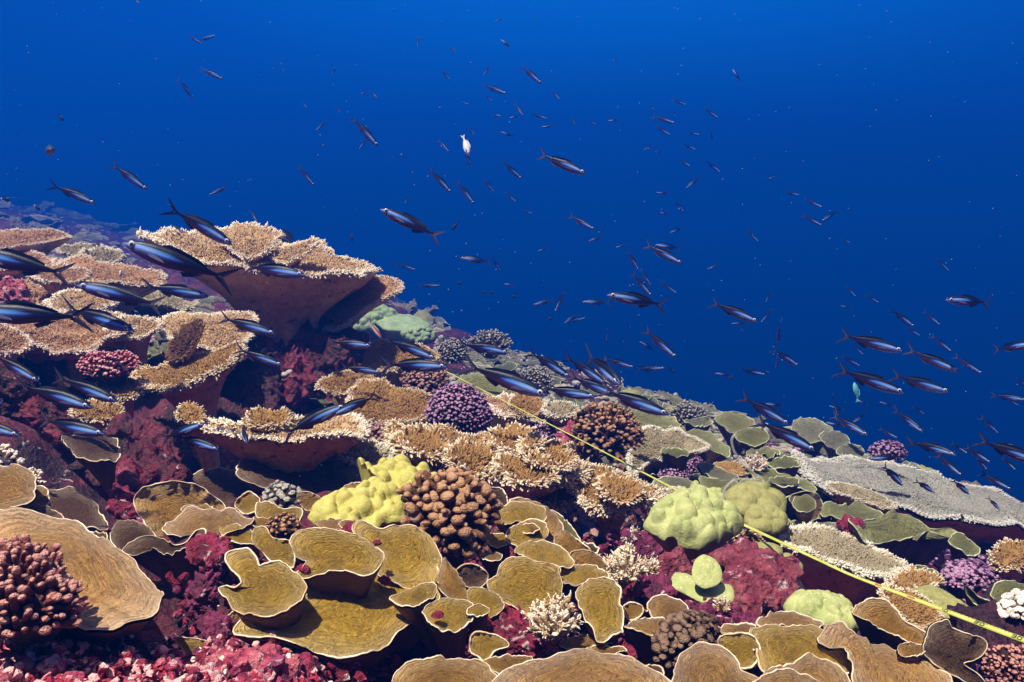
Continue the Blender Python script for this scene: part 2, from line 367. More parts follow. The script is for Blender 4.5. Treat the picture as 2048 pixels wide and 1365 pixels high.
def plate_top(c, n, u, v, s, R, dd, ruffle, rip, nt, seed, off=(0, 0)):
    ns = len(s); t = np.linspace(0, 1, nt) ** 0.85
    s3 = s[:, 0:1] * u + s[:, 1:2] * v
    o3 = (off[0] * u + off[1] * v) * R
    base = (o3[None, None] * (1 - t)[:, None, None] + s3[None] * t[:, None, None])
    q = base / R * 1.0
    th = np.arctan2(s[:, 1], s[:, 0])
    rn = fbm(np.stack([np.cos(th) * 2.6, np.sin(th) * 2.6, np.full(ns, seed * 1.3)], 1), 3)
    kf = 6 + int(seed * 7) % 6; rn = rn + 0.45 * np.sin(kf * th + seed + 1.5 * rn) * (0.6 + 0.4 * np.sin(th + seed))
    w = -dd * (1 - t ** 2)[:, None] + ruffle * R * (t ** 2.5)[:, None] * rn[None]
    fb = fbm(q * 2.3 + seed, 4); w = w + R * 0.06 * fb
    warp = fbm(q * 1.6 + seed + 9, 2)
    w = w + R * rip * np.sin(2 * math.pi * (t[:, None] * 5 + warp * 0.7)) * np.clip(t[:, None] * 2, 0, 1) * (1 - t[:, None] ** 6)
    P = c + base + n * w[..., None]
    return P, t, s3, P[-1] - c
def plate_coral(pts, mat='yellow', label='', k=1.0, D=None, asp=0.8, roll=8, cup=0.22, ruffle=0.10, rip=0.007, group=None,
                foot=None, rimw=1.0, rim='rim', wob=0.045, ns=130, nt=30, name='plate_coral', thick=0.0035, off=(0, 0.0)):
    SEED[0] += 1; sd = SEED[0] * 1.7; D = depth_for(pts, k, D); roll = roll + 12 * math.sin(sd * 3.1); asp = asp * (1 + 0.25 * math.sin(sd * 5.3))
    c, n, u, v, s, R = outline3(pts, D, asp, roll, ns, wob, sd)
    dd = cup * R
    P, t, s3, rimo = plate_top(c, n, u, v, s, R, dd, ruffle, rip, nt, sd, off)
    ft = foot_of(c - n * dd, R, foot, D, 1.1)
    root = link(name, ft); tag(root, label, 'coral', group)
    b = np.array(ft); ang = np.arctan2(s[:, 1], s[:, 0])
    part('plate', P.reshape(-1, 3), grid_faces(nt, len(s)), M[mat], root, b, attrs={'t': np.repeat(t, len(s)), 'ca': np.tile(np.cos(ang), nt), 'sa': np.tile(np.sin(ang), nt)})
    rr = P[-1]; outw = nrm(np.roll(rr, -1, 0) - np.roll(rr, 1, 0)); outw = nrm(np.cross(outw, n))
    rad = 0.00078 * math.sqrt(D) * rimw * np.clip(0.95 + 1.1 * fbm(rr * 26, 2), 0.12, 1.7)
    V, F = ring_tube(rr, outw, np.repeat(n[None], len(rr), 0), np.clip(rad, 0.0002, 0.01))
    part('rim', V, F, M[rim], root, b)
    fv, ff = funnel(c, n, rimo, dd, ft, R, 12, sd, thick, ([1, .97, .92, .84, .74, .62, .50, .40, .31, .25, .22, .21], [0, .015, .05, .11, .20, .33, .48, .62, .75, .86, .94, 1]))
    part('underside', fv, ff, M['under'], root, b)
    return root
def cones(B, d, L, r, rng, bend=0.25, k=5):
    """many little tapering branchlets rising from points B along d"""
    n = len(B); h = np.array([0.0, 0.45, 0.8, 1.0]); w = np.array([1.0, 0.85, 0.6, 0.16])
    up = np.where(np.abs(d[:, 2:3]) > 0.9, np.array([[1.0, 0, 0]]), np.array([[0, 0, 1.0]]))
    e1 = nrm(np.cross(d, up)); e2 = np.cross(d, e1)
    a = np.linspace(0, 2 * math.pi, k, endpoint=False)
    bd_ = e1 * rng.normal(0, bend, (n, 1)) + e2 * rng.normal(0, bend, (n, 1))
    ctr = B[:, None] + d[:, None] * (h[None, :, None] * L[:, None, None]) + bd_[:, None] * (h[None, :, None] ** 2 * L[:, None, None])
    rad = r[:, None] * w[None]
    V = ctr[:, :, None] + (e1[:, None, None] * np.cos(a)[None, None, :, None] + e2[:, None, None] * np.sin(a)[None, None, :, None]) * rad[..., None, None]
    m = len(h) * k
    F0 = grid_faces(len(h), k); cap = np.array([[m - k + i for i in range(k)]])
    F = (F0[None] + (np.arange(n) * m)[:, None, None]).reshape(-1, 4)
    C = (cap[None] + (np.arange(n) * m)[:, None, None]).reshape(-1, k)
    tip = np.repeat(np.tile(h, n), k)
    return V.reshape(-1, 3), [F, C], tip
def table_coral(pts, mat='t_tan', label='', k=1.0, D=None, asp=0.75, roll=8, cup=0.06, ruffle=0.03, group=None, foot=None,
                nb=1800, L=0.030, wob=0.06, ns=120, nt=16, name='table_coral', lean=0.7, prof=None, under='under_t', edge=1.25, thick=0.006, off=(0, 0)):
    SEED[0] += 1; sd = SEED[0] * 1.7; D = depth_for(pts, k, D); rng = np.random.default_rng(SEED[0])
    c, n, u, v, s, R = outline3(pts, D, asp, roll, ns, wob, sd)
    dd = cup * R
    P, t, s3, rimo = plate_top(c, n, u, v, s, R, dd, ruffle, 0.006, nt, sd, off)
    ft = foot_of(c - n * dd, R, foot, D)
    root = link(name, ft); tag(root, label, 'coral', group); b = np.array(ft)
    tt = np.repeat(t, len(s))
    part('plate', P.reshape(-1, 3), grid_faces(nt, len(s)), M[mat], root, b, attrs={'tip': np.clip(tt * 0.45, 0, 1)})
    # branchlets
    L = L * (0.52 if D > 1.9 else 0.62); nb = int(nb * (2.2 if D > 1.9 else 1.5))
    ti = np.sqrt(rng.random(nb)) ; nr = int(nb * 0.42); ti[:nr] = 1 - np.abs(rng.normal(0, 0.05, nr)); ti = np.clip(ti, 0.02, 1)
    si = rng.integers(0, len(s), nb); fi = np.interp(ti, t, np.arange(nt)); i0 = np.clip(fi.astype(int), 0, nt - 2); f = (fi - i0)[:, None]
    Bp = P[i0, si] * (1 - f) + P[i0 + 1, si] * f
    rad3 = nrm(s3[si]); out = rad3 * (ti[:, None] ** 2) * lean * 1.3
    d = nrm(n * (1.15 - 0.75 * ti[:, None] ** 6) + out + rng.normal(0, 0.22, (nb, 3)))
    patch = 1 + 0.45 * vnoise(Bp * (4 / R) + sd)
    LL = L * (0.55 + 0.5 * rng.random(nb)) * patch * np.where(ti > 0.9, edge, 0.85)
    V, F, tip = cones(Bp - n * 0.002, d, LL, LL * 0.17 + 0.0008, rng)
    tipw = tip * np.repeat(np.clip((0.60 if mat in ('t_tan', 't_rose', 't_pale') else 0.46) + 0.55 * np.clip((ti - 0.82) / 0.12, 0, 1) + 0.10 * rng.normal(size=nb), 0, 1), 20)
    part('branchlet_clumps', V, F, M[mat], root, b, attrs={'tip': tipw}, smooth=True)
    fv, ff = funnel(c, n, rimo, dd, ft, R, 12, sd, thick, prof)
    part('underside', fv, ff, M[under], root, b)
    return root
def dome(pts, D, asp, roll, H, lump, lumpn, lumpr, nz, seed, ns=128, nt=44, skirt=0.5, wob=0.03, round_=2.2):
    rng = np.random.default_rng(int(seed * 10) % 99991)
    c, n, u, v, s, R = outline3(pts, D, asp, roll, ns, wob, seed)
    t = np.sin(np.linspace(0, math.pi / 2, nt)); s3 = s[:, 0:1] * u + s[:, 1:2] * v
    base = s3[None] * t[:, None, None]
    hgt = H * R * (1 - t ** round_) ** (1 / round_)
    x = base @ u; y = base @ v
    z = np.repeat(hgt[:, None], len(s), 1)
    if lumpn:
        i = rng.integers(0, len(s), lumpn); q = s[i] * np.sqrt(rng.random((lumpn, 1)))
        lr = lumpr * R * (0.7 + 0.6 * rng.random(lumpn)); la = lump * R * (0.6 + 0.7 * rng.random(lumpn))
        best = np.zeros_like(x)
        for (qx, qy), r_, a_ in zip(q, lr, la):
            d2 = ((x - qx) ** 2 + (y - qy) ** 2) / (r_ * r_)
            best = np.maximum(best, a_ * np.sqrt(np.clip(1 - d2, 0, 1)) ** 1.1)
        z = z + best
    nrm_dir = nrm(base / R * (0.9 * t[:, None, None] ** 2) + n * (1.05 - t[:, None, None] ** 3 * 0.8))
    P = c + base + n * z[..., None]
    if nz:
        fb = fbm(P * (2.2 / R) + seed, 5, 0.55); rd = 1 - np.abs(fbm(P * (4.5 / R) + seed + 5, 3)) 
        P = P + nrm_dir * (nz * R * (fb + 0.35 * (rd - 0.6)))[..., None]
    down = -n * 0.8 + np.array([0, 0.25, -0.5]); sk = []
    for kk in (0.12, 0.4, 1.0):
        sk.append(P[-1] * (1 - 0.5 * kk) + P[-1].mean(0) * 0.5 * kk + down * skirt * R * kk)
    A = np.concatenate([P, np.array(sk)], 0)
    return c, n, u, v, R, P, A, nrm_dir, t
def lobe_coral(pts, mat='lime', label='', k=1.0, D=None, asp=0.8, roll=6, H=0.45, lump=0.14, lumpn=70, lumpr=0.2, nz=0.02, group=None, name='lobed_coral', cat='coral', **kw):
    SEED[0] += 1; sd = SEED[0] * 1.7; D = depth_for(pts, k, D)
    c, n, u, v, R, P, A, _, _ = dome(pts, D, asp, roll, H, lump, lumpn, lumpr, nz, sd, **kw)
    b = A[-1].mean(0)
    o = link(name, b, data=mesh(name, A.reshape(-1, 3) - b, grid_faces(A.shape[0], A.shape[1]), M[mat]))
    tag(o, label, cat, group); return o
def rock(pts, mat='crimson', label='', nz=0.16, H=0.4, asp=0.9, lump=0.06, lumpn=30, lumpr=0.22, name='encrusted_rock', **kw):
    return lobe_coral(pts, mat, label, nz=nz, H=H, asp=asp, lump=lump, lumpn=lumpn, lumpr=lumpr, name=name, cat='rock', wob=0.2, **kw)
def fingers(B, d, L, r, rng, k=9, club=1.15):
    n = len(B); h = np.array([0.0, 0.3, 0.6, 0.8, 0.92, 0.985, 1.0]); w = np.array([0.8, 0.85, 1.0, club, 0.9 * club, 0.5 * club, 0.1])
    up = np.where(np.abs(d[:, 2:3]) > 0.9, np.array([[1.0, 0, 0]]), np.array([[0, 0, 1.0]]))
    e1 = nrm(np.cross(d, up)); e2 = np.cross(d, e1); a = np.linspace(0, 2 * math.pi, k, endpoint=False)
    bd_ = e1 * rng.normal(0, 0.12, (n, 1)) + e2 * rng.normal(0, 0.12, (n, 1))
    ctr = B[:, None] + d[:, None] * (h[None, :, None] * L[:, None, None]) + bd_[:, None] * (h[None, :, None] ** 2 * L[:, None, None])
    fl = 1 + 0.45 * rng.random(n)
    V = ctr[:, :, None] + (e1[:, None, None] * np.cos(a)[None, None, :, None] * fl[:, None, None, None] + e2[:, None, None] * np.sin(a)[None, None, :, None]) * (r[:, None] * w[None])[..., None, None]
    V = V + fbm(V * (0.7 / r.mean()), 2)[..., None] * r.mean() * 0.26 * nrm(V - ctr[:, :, None])
    m = len(h) * k; F = (grid_faces(len(h), k)[None] + (np.arange(n) * m)[:, None, None]).reshape(-1, 4)
    C = (np.array([[m - k + i for i in range(k)]])[None] + (np.arange(n) * m)[:, None, None]).reshape(-1, k)
    return V.reshape(-1, 3), [F, C], np.repeat(np.tile(h, n), k)
def finger_coral(pts, mat='f_brown', label='', k=1.0, D=None, asp=0.85, roll=4, H=0.5, n=90, fl=0.30, fr=0.085, spread=0.8, group=None,
                 name='finger_coral', club=1.15, core=None, shrink=0.82):
    SEED[0] += 1; sd = SEED[0] * 1.7; D = depth_for(pts, k, D); rng = np.random.default_rng(SEED[0] + 50)
    a = np.array(pts, float); cc = (a.max(0) + a.min(0)) / 2; a = cc + (a - cc) * shrink
    c, nn, u, v, R, P, A, _, t = dome(a, D, asp, roll, H, 0, 0, 0.1, 0.03, sd, 48, 14)
    n = int(n * 1.45)
    b = A[-1].mean(0); root = link(name, b); tag(root, label, 'coral', group)
    part('core', A.reshape(-1, 3), grid_faces(A.shape[0], A.shape[1]), M[core or 'core'], root, b, attrs={'tip': np.zeros(A.shape[0] * A.shape[1])})
    # best-candidate spread of the fingers over the mound
    Q = P.reshape(-1, 3); T = np.repeat(t, P.shape[1]); idx = [int(rng.integers(len(Q)))]; dmin = np.linalg.norm(Q - Q[idx[0]], axis=1)
    for _ in range(n - 1):
        cand = rng.integers(0, len(Q), 14); j = int(cand[np.argmax(dmin[cand])]); idx.append(j)
        dmin = np.minimum(dmin, np.linalg.norm(Q - Q[j], axis=1))
    Bq = Q[idx]; tq = T[idx]; out = nrm(Bq - (c - nn * 0.35 * R))
    d = nrm(out + rng.normal(0, 0.26, (n, 3)) + np.array([0, 0, 0.15]))
    L = fl * R * (0.8 + 0.9 * rng.random(n)); r = fr * R * (0.62 + 0.8 * rng.random(n) ** 1.5)
    V, F, tip = fingers(Bq - d * 0.05 * R, d, L, r, rng, 9, club)
    part('finger_clumps', V, F, M[mat], root, b, attrs={'tip': tip * 0.95})
    return root
def bush_coral(px, py, w, h, mat='t_tan', label='', k=1.0, D=None, n=26, group=None, name='bushy_coral'):
    """little branching bush: stems fan out of one foot, each with side twigs"""
    SEED[0] += 1; rng = np.random.default_rng(SEED[0] + 9)
    D = D or gdepth(px, py) * k; ft = pt(px, py, D); W = w / FPX * D / 2; Hh = h / FPX * D
    root = link(name, ft); tag(root, label, 'coral', group); b = np.array(ft)
    an = rng.random(n) * 2 * math.pi; sp = np.sqrt(rng.random(n))
    tgt = ft + np.stack([np.cos(an) * sp * W, np.sin(an) * sp * W, Hh * (1.0 - 0.45 * sp ** 2) * (0.8 + 0.3 * rng.random(n))], 1)
    d = tgt - ft; L = np.linalg.norm(d, axis=1); d = d / L[:, None]
    V1, F1, t1 = fingers(np.repeat(ft[None], n, 0), d, L, L * 0.075, rng, 6, 0.9)
    part('stem_clumps', V1, F1, M[mat], root, b, attrs={'tip': t1 * 0.8})
    q = 14; f = 0.35 + 0.65 * rng.random((n, q)); B = (ft + d[:, None] * (L[:, None] * f)[..., None]).reshape(-1, 3)
    dd = nrm(np.repeat(d, q, 0) + rng.normal(0, 0.5, (n * q, 3))); LL = np.repeat(L, q) * (0.13 + 0.1 * rng.random(n * q))
    V2, F2, t2 = cones(B, dd, LL, LL * 0.17, rng)
    part('twig_clumps', V2, F2, M[mat], root, b, attrs={'tip': t2})
    return root

# ------------------------------------------------------------------ fish
def col_mat(name, rough=0.35, spec=0.6, metal=0.0):
    m, t, b = new_mat(name); N = NT(t); a = N.attr('col').outputs['Color']; n1 = N.noise(60, 3, 0.6, N.coord())
    c = N.mix(N.math('MULTIPLY', n1, 0.15), a, (0.0, 0.0, 0.0)); N.l(c, b.inputs['Base Color'])
    b.inputs['Roughness'].default_value = rough; b.inputs['Specular IOR Level'].default_value = spec; b.inputs['Metallic'].default_value = metal
    N.bump(N.noise(130, 2, 0.5, N.coord()), 0.15, 0.004, b)
    return m
M['fish'] = col_mat('fish_skin', 0.42, 0.25, 0.0); M['fin'] = col_mat('fish_fin', 0.6, 0.2)
M['eye_w'] = mat_simple('eye_white', (0.55, 0.57, 0.66), (0.45, 0.47, 0.58), 60, 0.25, 0, 0.001, 0.6)
M['eye_b'] = mat_simple('eye_pupil', (0.005, 0.005, 0.008), (0.01, 0.01, 0.015), 60, 0.1, 0, 0.001, 0.8)
def lerp3(stops, x):
    x = np.asarray(x); p = [s[0] for s in stops]
    return np.stack([np.interp(x, p, [s[1][k] for s in stops]) for k in range(3)], -1)
def fish_body(hh, ww, bend, scheme):
    """loft along -x: snout at x = +0.5, tail root at x = -0.32; unit length"""
    n, k = 30, 28; u = np.linspace(0, 1, n) ; ue = 0.5 - 0.84 * u
    hs = np.interp(u, [0, .02, .08, .18, .32, .5, .7, .85, .95, 1.0], [.04, .18, .45, .78, .98, 1.0, .72, .40, .21, .19])
    ws = np.interp(u, [0, .02, .08, .18, .32, .5, .7, .85, .95, 1.0], [.05, .22, .55, .90, 1.0, .92, .60, .28, .12, .07])
    cz = np.interp(u, [0, .2, .5, 1.0], [-.10, -.02, 0, .06]) * hh
    a = np.linspace(0, 2 * math.pi, k, endpoint=False); ca, sa = np.cos(a), np.sin(a)
    y = ww * ws[:, None] * np.sign(ca)[None] * np.abs(ca)[None] ** 0.9; z = hh * hs[:, None] * sa[None] + cz[:, None]
    y = y + bend * (np.clip(u - 0.35, 0, 1) ** 2)[:, None]
    V = np.stack([np.repeat(ue[:, None], k, 1), y, z], -1).reshape(-1, 3)
    vv = np.repeat(sa[None], n, 0).ravel(); uu = np.repeat(u, k)
    return V, grid_faces(n, k), [np.arange(k)[::-1][None]], uu, vv
def fus_cols(u, v):
    back = np.array([0.004, 0.005, 0.016]); c = np.zeros((len(u), 3))
    belly = lerp3([(0, (0.30, 0.25, 0.46)), (0.25, (0.20, 0.13, 0.32)), (0.5, (0.13, 0.03, 0.055)), (1.0, (0.05, 0.008, 0.018))], u)
    stripe = lerp3([(0, (0.10, 0.16, 0.55)), (0.10, (0.20, 0.32, 1.0)), (0.25, (0.28, 0.52, 1.0)), (0.46, (0.12, 0.36, 1.0)), (0.56, (0.08, 0.20, 0.90)), (0.64, (0.008, 0.015, 0.10)), (1.0, (0.003, 0.003, 0.010))], u)
    low = lerp3([(0, (0.14, 0.15, 0.50)), (0.4, (0.05, 0.07, 0.42)), (0.65, (0.02, 0.008, 0.04)), (1, (0.010, 0.004, 0.010))], u)
    hi = np.interp(u, [0, .1, .5, 1], [0.50, 0.46, 0.42, 0.2]); lo_ = np.interp(u, [0, .1, .5, 1], [-0.05, 0.04, 0.10, 0.05])
    def ss(a, b, x): x = np.clip((x - a) / (b - a), 0, 1); return (x * x * (3 - 2 * x))[:, None]
    c = belly * (1 - ss(-0.45, -0.05, v)) + low * ss(-0.45, -0.05, v)
    w = ss(lo_ - 0.12, lo_ + 0.05, v); c = c * (1 - w) + stripe * w
    w = ss(hi - 0.04, hi + 0.06, v); c = c * (1 - w) + back * w
    return c
def flat_fin(P, th=0.004):
    """fin membrane of small real thickness from a ribbon of root and edge points"""
    P = np.asarray(P, float); n = len(P)
    A = P + [0, th, 0]; B = P - [0, th, 0]; V = np.concatenate([A, B]); f = np.arange(n)
    tri = []
    for i in range(1, n - 1): tri += [[0, i, i + 1], [n, n + i + 1, n + i]]
    q = [[i, (i + 1) % n, n + (i + 1) % n, n + i] for i in range(n)]
    return V, [np.array(tri), np.array(q)[:, ::-1]]
def make_fusilier(bend, hh=0.088, ww=0.058):
    root = link('fusilier', (0, 0, 0))
    V, F, cap, u, v = fish_body(hh, ww, bend, 0)
    link('body', parent=root, data=mesh('body', V, [F, cap[0]], M['fish'], cols=fus_cols(u, v)))
    ty = bend * 0.42
    for sgn in (1, -1):
        E = [(-0.325, ty, 0.012 * sgn), (-0.31, ty, 0.021 * sgn), (-0.37, ty * 1.15, 0.055 * sgn), (-0.43, ty * 1.35, 0.095 * sgn), (-0.49, ty * 1.6, 0.135 * sgn),
             (-0.505, ty * 1.65, 0.145 * sgn), (-0.46, ty * 1.5, 0.085 * sgn), (-0.405, ty * 1.3, 0.035 * sgn), (-0.375, ty * 1.2, 0.0)]
        if sgn < 0: E = E[::-1]
        V, F = flat_fin(E, 0.0035); c = np.tile(np.array([[0.02, 0.015, 0.03]]), (len(V), 1)); m = len(E)
        for i in ([6, 7, 8] if sgn > 0 else [0, 1, 2]): c[i] = c[i + m] = (0.11, 0.085, 0.15)
        link('tail_fin', parent=root, data=mesh('tail_fin', V, F, M['fin'], cols=c, smooth=False))
    V, F = flat_fin([(0.20, 0.0, hh * .90), (0.13, 0, hh * 1.35), (0.02, bend * 0.01, hh * 1.28), (-0.12, bend * 0.06, hh * 1.02), (-0.23, bend * 0.2, hh * 0.56), (-0.21, bend * 0.18, hh * 0.3), (0.0, bend * 0.02, hh * 0.85)], 0.003)
    link('dorsal_fin', parent=root, data=mesh('dorsal_fin', V, F, M['fin'], cols=np.tile([[0.008, 0.008, 0.02]], (len(V), 1)), smooth=False))
    V, F = flat_fin([(-0.03, bend * 0.03, -hh * .85), (-0.06, bend * 0.04, -hh * 1.25), (-0.14, bend * 0.1, -hh * 0.95), (-0.22, bend * 0.2, -hh * 0.42), (-0.15, bend * 0.1, -hh * 0.5)], 0.003)
    link('anal_fin', parent=root, data=mesh('anal_fin', V, F, M['fin'], cols=np.tile([[0.05, 0.03, 0.06]], (len(V), 1)), smooth=False))
    for sgn in (1, -1):
        E = np.array([(0.27, 0, -0.012), (0.20, 0, 0.0), (0.12, 0, -0.02), (0.10, 0, -0.035), (0.17, 0, -0.035), (0.24, 0, -0.03)])
        E[:, 1] = sgn * (ww * 0.93 + (0.27 - E[:, 0]) * 0.18); V, F = flat_fin(E, 0.0015)
        link('pectoral_fin', parent=root, data=mesh('pectoral_fin', V, F, M['fin'], cols=np.tile([[0.16, 0.14, 0.26]], (len(V), 1)), smooth=False))
        def disc(x, y, z, r, th, mt, nm, par):
            a = np.linspace(0, 2 * math.pi, 14, endpoint=False); R_ = [(1.0, 0), (0.92, .6), (0.6, .9), (0.05, 1.0)]
            V = np.array([[x + r * q * math.cos(t_), sgn * (y + th * w_), z + r * q * math.sin(t_)] for q, w_ in R_ for t_ in a])
            return link(nm, parent=par, data=mesh(nm, V, grid_faces(4, 14, True, sgn > 0), mt))
        e = disc(0.415, ww * 0.66, 0.012, 0.030, 0.010, M['eye_w'], 'eye', root)
        disc(0.415, ww * 0.66 + 0.0075, 0.012, 0.0150, 0.005, M['eye_b'], 'pupil', e)
    return root
def make_round_fish(name, hh, ww, scheme, tail=0.10):
    root = link(name, (0, 0, 0)); V, F, cap, u, v = fish_body(hh, ww, 0.0, 0)
    if scheme == 'dark': c = np.tile([[0.012, 0.014, 0.03]], (len(u), 1))
    elif scheme == 'white': c = lerp3([(-1, (0.95, 0.93, 0.90)), (0.6, (0.92, 0.92, 0.95)), (1, (0.45, 0.50, 0.65))], v)
    elif scheme == 'cyan': c = lerp3([(-1, (0.30, 0.75, 0.65)), (0.2, (0.15, 0.62, 0.55)), (1, (0.06, 0.35, 0.35))], v)
    elif scheme == 'surgeon': c = lerp3([(-1, (0.02, 0.02, 0.03)), (1, (0.02, 0.025, 0.05))], v); c[(np.abs(v - 0.35) < 0.12) & (u > .1)] = (0.10, 0.13, 0.20)
    elif scheme == 'wrasse': c = lerp3([(-1, (0.75, 0.75, 0.70)), (0.0, (0.75, 0.75, 0.72)), (0.3, (0.75, 0.12, 0.03)), (1, (0.05, 0.04, 0.05))], v)
    else: c = lerp3([(-1, (0.16, 0.09, 0.07)), (1, (0.03, 0.03, 0.05))], v)
    link('body', parent=root, data=mesh('body', V, [F, cap[0]], M['fish'], cols=c))
    tc = {'dark': (0.012, 0.014, 0.03), 'white': (0.8, 0.8, 0.85), 'cyan': (0.2, 0.6, 0.6), 'surgeon': (0.02, 0.02, 0.04), 'wrasse': (0.7, 0.7, 0.7)}.get(scheme, (0.05, 0.04, 0.05))
    if scheme == 'dark' and name == 'damselfish': tc = (0.85, 0.85, 0.85)
    V, F = flat_fin([(-0.31, 0, hh * 0.17), (-0.40, 0, tail * .7), (-0.50, 0, tail), (-0.44, 0, 0), (-0.50, 0, -tail), (-0.40, 0, -tail * .7), (-0.31, 0, -hh * 0.17)], 0.004)
    link('tail_fin', parent=root, data=mesh('tail_fin', V, F, M['fin'], cols=np.tile([tc], (len(V), 1)), smooth=False))
    V, F = flat_fin([(0.22, 0, hh * .85), (0.10, 0, hh * 1.3), (-0.12, 0, hh * 1.2), (-0.24, 0, hh * 0.6), (-0.1, 0, hh * 0.6)], 0.004)
    link('dorsal_fin', parent=root, data=mesh('dorsal_fin', V, F, M['fin'], cols=np.tile([c[len(c) // 2]], (len(V), 1)), smooth=False))
    if scheme in ('cyan', 'white', 'surgeon'):
        for sgn in (1, -1):
            E = np.array([(0.22, sgn * ww * .9, 0), (0.18, sgn * ww * 2.3, -0.05), (0.10, sgn * ww * 2.5, -0.08), (0.12, sgn * ww * .9, -0.03)])
            V = np.concatenate([E + [0, 0, .003], E - [0, 0, .003]]); F = [np.array([[0, 1, 2, 3], [7, 6, 5, 4]]), np.array([[i, 4 + i, 4 + (i + 1) % 4, (i + 1) % 4] for i in range(4)])]
            link('pectoral_fin', parent=root, data=mesh('pectoral_fin', V, F, M['fin'], cols=np.tile([tc], (8, 1)), smooth=False))
        for sgn in (1, -1):
            a = np.linspace(0, 2 * math.pi, 12, endpoint=False)
            V = np.array([[0.41 + 0.02 * q * math.cos(t_), sgn * (ww * 0.62 + 0.008 * w_), 0.015 + 0.02 * q * math.sin(t_)] for q, w_ in ((1, 0), (.8, .7), (.05, 1)) for t_ in a])
            link('eye', parent=root, data=mesh('eye', V, grid_faces(3, 12, True, sgn > 0), M['eye_b']))
    return root
def copy_tree(o, parent=None, parts=True):
    c = o.copy(); COL.objects.link(c); c.parent = parent
    if parts:
        for ch in o.children: copy_tree(ch, c)
    return c
def orient(root, hx, hy, tx, ty, D, L, yaw, rollf=0.0):
    """put a fish with its head and tail towards two directions, at depth D"""
    mid = pt((hx + tx) / 2, (hy + ty) / 2, D)
    e = RIGHT * (hx - tx) - UPV * (hy - ty); e = e / np.linalg.norm(e)
    d = e * math.cos(yaw) + FWD * math.sin(yaw)
    up = np.array([0, 0, 1.0]) + RIGHT * rollf; z = up - d * (up @ d); z /= np.linalg.norm(z); y = np.cross(z, d)
    m = Matrix(((d[0], y[0], z[0], mid[0]), (d[1], y[1], z[1], mid[1]), (d[2], y[2], z[2], mid[2]), (0, 0, 0, 1)))
    root.matrix_basis = m @ Matrix.Scale(L, 4)
# ------------------------------------------------------------------ the reef slope
def bump(px, py, D, r, h):
    p = pt(px, py, D); BUMPS.append((p[0], p[1], r, h))
bump(120, 700, 3.1, 0.70, 0.10)       # the high shoulder that carries the table corals
bump(560, 700, 2.75, 0.35, 0.16)
bump(60, 900, 1.55, 0.28, -0.16)      # hollows
bump(330, 820, 1.95, 0.26, -0.14)
bump(340, 1190, 0.98, 0.10, -0.07)
bump(880, 1280, 0.95, 0.09, -0.06)
bump(1800, 1110, 1.75, 0.20, -0.10)
bump(1290, 1290, 0.98, 0.08, -0.04)
def build_floor():
    na, nr = 620, 560
    a = np.radians(np.linspace(-80, 80, na)); r = 0.25 * (70 / 0.25) ** np.linspace(0, 1, nr)
    X = np.sin(a)[None] * r[:, None]; Y = np.cos(a)[None] * r[:, None] - 0.15
    Z = ground(X, Y) - 0.035
    P = np.stack([X, Y, Z], -1)
    rr = r[:, None]
    amp = np.clip(rr * 0.035, 0.015, 0.35)
    Z = Z + 0.05 * np.clip(rr / 2, 0.4, 1.6) * fbm(P * 2.3, 4) + 0.022 * fbm(P * 9 + 3, 4, 0.6) + 0.010 * np.abs(fbm(P * 31, 3))
    Z = Z + np.clip(rr - 3, 0, 6) * 0.02 * np.abs(fbm(P * 1.6 + 7, 4, 0.6))
    P[..., 2] = Z
    o = link('ground', data=mesh('ground', P.reshape(-1, 3), grid_faces(nr, na, False, True), M['reef'])); tag(o, kind='structure')
build_floor()
# ------------------------------------------------------------------ the water
def build_haze():
    m = bpy.data.materials.new('water_haze'); m.use_nodes = True; t = m.node_tree; t.nodes.clear()
    o = t.nodes.new('ShaderNodeOutputMaterial'); v = t.nodes.new('ShaderNodeVolumePrincipled')
    v.inputs['Color'].default_value = (0.0014, 0.094, 0.61, 1); v.inputs['Density'].default_value = 0.083
    v.inputs['Absorption Color'].default_value = (0, 0, 0, 1)
    v.inputs['Anisotropy'].default_value = 0.25
    t.links.new(v.outputs[0], o.inputs['Volume'])
    x0, x1, y0, y1, z0, z1 = -45, 34, -3, 48, -19.0, 4.4
    V = [(x, y, z) for x in (x0, x1) for y in (y0, y1) for z in (z0, z1)]
    F = np.array([[0, 1, 3, 2], [4, 6, 7, 5], [0, 4, 5, 1], [2, 3, 7, 6], [0, 2, 6, 4], [1, 5, 7, 3]])
    h = link('haze', data=mesh('haze', V, F, m, smooth=False)); tag(h, 'blue sea water thickening with distance', kind='stuff')
build_haze()
# ------------------------------------------------------------------ plate corals of the foreground
P = plate_coral; T = table_coral; LB = lobe_coral; R = rock; FC = finger_coral; B = bush_coral
GP = 'leafy plate corals on the reef slope'
P([(0,1035),(60,1031),(120,1033),(160,1045),(200,1070),(235,1100),(270,1120),(300,1145),(320,1175),(321,1195),(310,1218),(285,1232),(255,1237),(225,1248),(190,1252),(130,1240),(40,1225),(-60,1190),(-90,1110),(-60,1055)], 'tan', 'biggest smooth tan plate coral, behind the rosy brown finger coral', D=0.95, asp=0.75, cup=0.04, ruffle=0.02, nt=34, ns=160, roll=4, rimw=0.7)
P([(0,930),(40,932),(65,945),(71,970),(68,992),(58,1006),(30,1015),(-30,1015),(-70,980),(-40,940)], 'tan', 'round tan plate cut by the frame, above the biggest tan plate', D=1.25, cup=0.05, roll=2)
P([(70,975),(92,978),(98,1000),(84,1022),(50,1028),(36,1012)], 'ochre', 'small ochre lobe tucked against the round tan plate', D=1.28, cup=0.04)
P([(-20,1040),(30,1022),(60,1012),(95,1016),(125,1036),(60,1060)], 'brown', 'brown sliver of plate just behind the biggest tan plate', D=1.22, cup=0.05)
